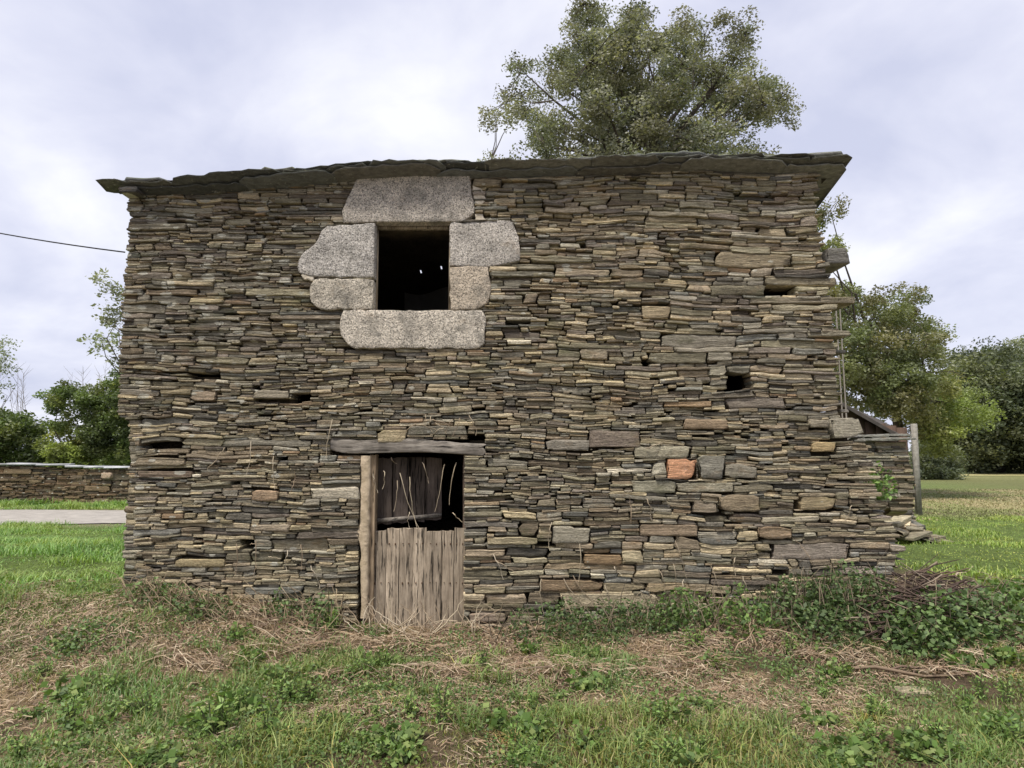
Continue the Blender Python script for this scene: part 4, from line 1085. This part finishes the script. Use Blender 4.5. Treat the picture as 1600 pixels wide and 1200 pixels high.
wl = [(475, 1060, 1.5, 'bright leafy weed on the dry straw below the left side of the door'), (330, 1150, 1.9, 'tall dark green weed in the lower left foreground'), (370, 1000, 1.2, 'dark leafy weed in straw below the wall left of the door'),
      (690, 1130, 1.7, 'broad bright weed in the foreground under the door'), (800, 1140, 1.5, 'leafy weed beside an orange dry tuft in the foreground'), (600, 1045, 1.2, 'small weed clump on the straw in front of the door'),
      (1120, 1040, 1.4, 'leafy weed in front of the right half of the wall'), (520, 985, 1.7, 'dark upright weed at the left foot of the doorway'), (1300, 1060, 1.3, 'green weed near the dead branches at right'),
      (1460, 815, 1.9, 'large-leaved weed beside the fallen stones at right'), (110, 1090, 1.4, 'weed clump on bare litter in the left foreground'), (225, 1120, 1.3, 'weed clump in the left foreground beside pale litter')]
for i, (px, py, s, lab) in enumerate(wl): weed(px, py, s, i, lab)
for i in range(210):
    px = random.uniform(0, 1600); py = 1010+190*random.random()**.8
    if float(fbm(px*.012, py*.02, 2)) < .47: continue
    zn = (('left', 'middle', 'right')[int(px//534)], 'foreground grass near the frame bottom' if py > 1110 else 'straw strip below the wall')
    weed(px, py, random.uniform(.6, 1.5), int(random.random()*6), f'small leafy green weed in the {zn[0]} {zn[1]}', f'small weeds in the {zn[0]} {zn[1]}')
# ---- bushes along the wall foot
def bush(name, label, blobs, nleaf, lsz, cols, nst, stc=(.2, .16, .11), cat='bush', asp=.6, group=None):
    """blobs: (px, py_base, depth, rx, height)"""
    b0 = blobs[0]; org = np.array([P(b0[0], b0[1], b0[2])[0], b0[2], 0]); root = tag(empty(name, org), label, cat, group)
    P3 = []; q2 = Q(); tot = sum(b_[3]*b_[4] for b_ in blobs)
    for (px, py, D, rx_, hh) in blobs:
        c0 = np.array([P(px, py, D)[0], D, 0]); m = int(nleaf*rx_*hh/tot)
        u = rng.normal(size=(m, 3)); u /= np.linalg.norm(u, axis=1)[:, None]; u *= (rng.random(m)**.45)[:, None]
        nzz = fbm(u[:, 0]*3+px, u[:, 2]*3+py, 2); u = u[nzz > .36]
        x_ = c0[0]+u[:, 0]*rx_; y_ = np.minimum(D+u[:, 1]*min(rx_, .35), WY-.06 if abs(c0[0]) < 3.3 else 99); z_ = gh(x_, y_)+np.abs(u[:, 2])*hh*(.75+.5*fbm(x_*5, y_*5, 2)); P3.append(np.stack([x_, y_, z_], 1))
        for k in range(int(nst*rx_*hh/tot)):
            a = c0[0]+(rng.random()-.5)*2*rx_; yy = D+(rng.random()-.5)*.3; b_ = a+(rng.random()-.5)*.7; h_ = hh*(.6+.7*rng.random())
            y2 = min(yy+(rng.random()-.6)*.3, WY-.07 if abs(a) < 3.4 and D < WY else 99)
            V, F = tube([(a, min(yy, WY-.07) if D < WY else yy, float(gh(a, yy))-.02), ((a+b_)/2, (yy+y2)/2, float(gh(a, yy))+h_*.8), (b_, y2, float(gh(b_, y2))+h_*(.5+.6*rng.random()))], [.005, .004, .002], 3); q2.add(V-org, F, np.array(stc)*(.6+.9*rng.random()))
    P3 = np.concatenate(P3); cc = cols[rng.integers(len(cols), size=len(P3))]*(.6+.8*rng.random((len(P3), 1)))
    V, F, c = leaves(P3, lsz, cc, asp=asp); fast('foliage', V-org, F, M['grass'], root, c); q2.build('stem', M['twig'], root); return root
DK = np.array([(.075, .125, .04), (.10, .155, .05), (.06, .095, .035), (.15, .21, .08)]); BR = np.array([(.13, .21, .055), (.17, .26, .07), (.10, .17, .05)])
bush('bramble', 'dark green bramble spreading at the wall foot right of the door', [(870, 990, 5.95, .55, .30), (960, 985, 6.0, .4, .30), (1040, 985, 6.0, .42, .30)], 4200, .032, DK, 60)
bush('bramble', 'bright leafy bramble climbing the wall base below the middle of the right half', [(1060, 960, 6.1, .28, .36), (1150, 985, 6.0, .35, .32)], 1700, .045, BR, 30)
bush('nettle_bush', 'thick dark nettle and bramble bush covering the right foot of the wall', [(1250, 985, 6.0, .42, .40), (1340, 1000, 5.95, .45, .46), (1300, 1005, 5.75, .35, .26)], 7500, .038, DK, 90)
bush('nettle_bush', 'bushy green nettles growing over the branch heap at the right', [(1430, 1020, 5.55, .30, .30), (1490, 1025, 5.65, .32, .34), (1545, 1030, 5.75, .36, .26)], 5500, .05, DK*1.25, 60)
bush('nettle_bush', 'light green nettles at the right edge of the frame', [(1590, 1010, 6.1, .4, .20), (1640, 1010, 6.1, .5, .24)], 1700, .05, BR, 30)
bush('bramble', 'low grey-green bramble over litter at the left wall corner', [(225, 945, 5.9, .22, .20), (280, 960, 5.85, .3, .18), (330, 970, 5.9, .25, .16)], 1100, .035, DK*1.3, 110, (.26, .2, .13))
bush('bramble', 'small bramble patch lying on the straw at the left', [(130, 1010, 5.2, .38, .10)], 900, .03, DK*1.4, 16)
bush('bramble', 'sprig of green bramble against the wall left of the door', [(440, 940, 6.12, .18, .24), (500, 985, 6.1, .2, .32)], 800, .035, DK*1.3, 40, (.26, .2, .13))
bush('fern_sprout', 'bright green sprout growing out of the face of the broken outhouse wall', [(1376, 790, 12.75, .30, .62)], 420, .085, BR*1.2, 14).location.z = .72
# the sprout above grows at the wall end: lift it on to the tumbled stones
# ---- dead branch heap
qq = Q()
for i in range(330):
    px = random.gauss(1440, 42); D = 5.9+random.uniform(-.35, .35); c0 = np.array(P(px, 950, D)); L = random.uniform(.2, .75); th = random.uniform(-.9, .9)
    if random.random() < .5: th += 3.14
    z_ = float(gh(c0[0], D))+random.random()*.38*max(.1, 1-abs(px-1440)/110)
    d = np.array([math.cos(th)*L, random.uniform(-.3, .3)*L, math.sin(th)*L*.6])
    a = np.array([c0[0], D, z_])-d/2; b_ = a+d; a[2] = max(a[2], float(gh(a[0], a[1]))); b_[2] = max(b_[2], float(gh(b_[0], b_[1])))
    V, F = tube([a, (a+b_)/2+np.array([0, random.uniform(-.05, .05), random.uniform(-.04, .08)]), b_], [random.uniform(.004, .011), .006, .003], 4)
    qq.add(V, F, np.array(random.choice([(.10, .07, .055), (.15, .105, .075), (.07, .05, .04), (.30, .24, .18), (.09, .06, .05)])))
tag(qq.build('branch_heap', M['twig']), 'heap of dead dark branches at the right foot of the wall', 'branches', kind='stuff')
# ---- single sticks lying about
SK = [((1330, 1046), (1520, 1056), .014, (.22, .16, .11), 'long dark rotten branch lying below the nettles at right'), ((1385, 1048), (1500, 1040), .010, (.16, .11, .08), 'dark stick lying just above the rotten branch at right'),
      ((1490, 902), (1520, 888), .012, (.5, .40, .28), 'pale stick on the green grass at the right'), ((290, 1078), (330, 1056), .008, (.5, .4, .25), 'pale straw-coloured stick in the left foreground'),
      ((1170, 975), (1182, 1012), .007, (.45, .32, .2), 'upright broken brown stalk before the right part of the wall'), ((1148, 1018), (1178, 985), .006, (.42, .3, .2), 'slanting dry stalk leaning beside the upright broken stalk'),
      ((760, 1050), (880, 1035), .006, (.45, .33, .2), 'thin dry stalk lying in front of the bramble'), ((390, 1094), (450, 1092), .012, (.3, .24, .18), 'short grey-brown stick on the straw in the left foreground')]
def onground(px, py):
    for D in np.arange(3.2, 16, .01):
        p = P(px, py, D)
        if p[2] <= float(gh(p[0], D))+.02: return np.array([p[0], D, float(gh(p[0], D))+.02])
    return np.array(P(px, py, 6))
for a, b_, r_, c_, lab in SK:
    if lab.startswith(('upright', 'slanting')):
        lo = a if a[1] > b_[1] else b_; hi = b_ if lo is a else a; pa = onground(*lo); pb = np.array(P(*hi, pa[1]))
    else: pa, pb = onground(*a), onground(*b_)
    pts = [pa+(pb-pa)*u+np.array([0, 0, .02*math.sin(u*7)+random.uniform(-.005, .01)]) for u in np.linspace(0, 1, 6)]
    V, F = tube(pts, [r_, r_*.95, r_*.9, r_*.8, r_*.6, r_*.4], 5); tag(fast('stick', V, F, M['twig'], None, np.broadcast_to(c_, (len(V), 3)), loc=pa), lab, 'stick')
# flat pale stone in the foreground
p = onground(1425, 1080); V, F = stone(-.12, .12, -.03, .012, -.06, .12, .5, True); V += p; tag(part_stone(V, F, (.36, .31, .20), None, ident, 'flat_stone'), 'flat pale yellowish stone lying in the grass at the lower right', 'stone')
# orange dry tuft
q1 = Q(); p = onground(795, 1160); n = 90; x_ = p[0]+rng.normal(size=n)*.03; y_ = p[1]+rng.normal(size=n)*.03
V, F, c = blades(x_, y_, .05+.05*rng.random(n), .004, np.broadcast_to((.5, .32, .14), (n, 3))*(.7+.6*rng.random((n, 1))), 1.3); tag(fast('dry_tuft', V, F, M['straw'], col=c), 'small orange-brown dry grass tuft in the centre foreground', 'grass tuft')
# ---- dry vines on the wall and in the doorway
VC = [(.50, .42, .30), (.42, .34, .24), (.56, .48, .36), (.34, .26, .18)]
def vine(px0, py0, px1, py1, y=-.035, r_=.0045, lab='dry pale creeper stem clinging to the stone face of the house', grp='dry creeper stems on the house front', sag=.4, wig=6):
    pts = []; n = 9; sg = random.choice([-1, 1])
    for i in range(n):
        u = i/(n-1); px = px0+(px1-px0)*u+math.sin(u*3.1*random.uniform(.9, 1.1))*sag*wig*sg+random.uniform(-1.2, 1.2); py = py0+(py1-py0)*u+random.uniform(-1.2, 1.2)
        p = P(px, py, WY+y-(.02*math.sin(u*6))); pts.append(p)
    V, F = tube(pts, np.linspace(r_, r_*.45, n), 4); o = fast('dry_vine', V, F, M['twig'], None, np.broadcast_to(random.choice(VC), (len(V), 3)), loc=pts[0]); tag(o, lab, 'vine', grp)
VL = [(985, 815, 983, 775), (1010, 778, 1018, 812), (1055, 845, 1072, 905), (1068, 905, 1070, 950), (1110, 885, 1130, 938), (1052, 880, 1055, 925), (1148, 870, 1150, 900), (1030, 890, 1038, 925), (895, 900, 930, 945), (880, 905, 925, 962),
      (845, 905, 850, 960), (905, 850, 905, 910), (945, 915, 955, 950), (960, 885, 972, 900), (770, 865, 785, 905), (775, 875, 815, 900), (862, 815, 858, 860), (1270, 880, 1240, 840), (1330, 790, 1320, 812), (400, 845, 396, 900), (392, 690, 384, 745),
      (428, 712, 430, 765), (350, 700, 322, 735), (392, 850, 415, 850), (470, 850, 470, 892), (450, 860, 448, 892), (370, 850, 366, 900), (485, 885, 500, 920), (520, 655, 510, 715), (455, 770, 460, 735), (1020, 930, 1050, 960), (1160, 900, 1180, 940), (1010, 700, 1040, 690), (420, 870, 440, 872)]
for v in VL: vine(*v)
VD = [(612, 716, 622, 726), (660, 722, 668, 755), (694, 725, 678, 800), (712, 722, 702, 790), (625, 740, 655, 828), (640, 745, 652, 825), (583, 740, 592, 770), (600, 735, 597, 765), (708, 800, 722, 815), (620, 750, 615, 800), (640, 800, 640, 825)]
for v in VD: vine(*v, y=.06, r_=.0045, lab='dry pale creeper stem hanging in the dark gap above the half door', grp='dry stems in the doorway')
for i in range(46):
    a = random.uniform(540, 745); vine(a, random.uniform(975, 1000), a+random.uniform(-55, 55), random.uniform(930, 975), y=-.06-.25*random.random(), r_=.0055, lab='dry brown bramble stem tangled at the foot of the half door', grp='dry stems at the door foot', wig=14)
for i in range(22):
    a = random.uniform(640, 740); vine(a, 655+random.uniform(-8, 15), a+random.uniform(-30, 40), 672+random.uniform(-10, 16), y=-.04, r_=.004, lab='thin dry root straggling over the stones above the timber lintel', grp='dry roots above the lintel') if i < 10 else None
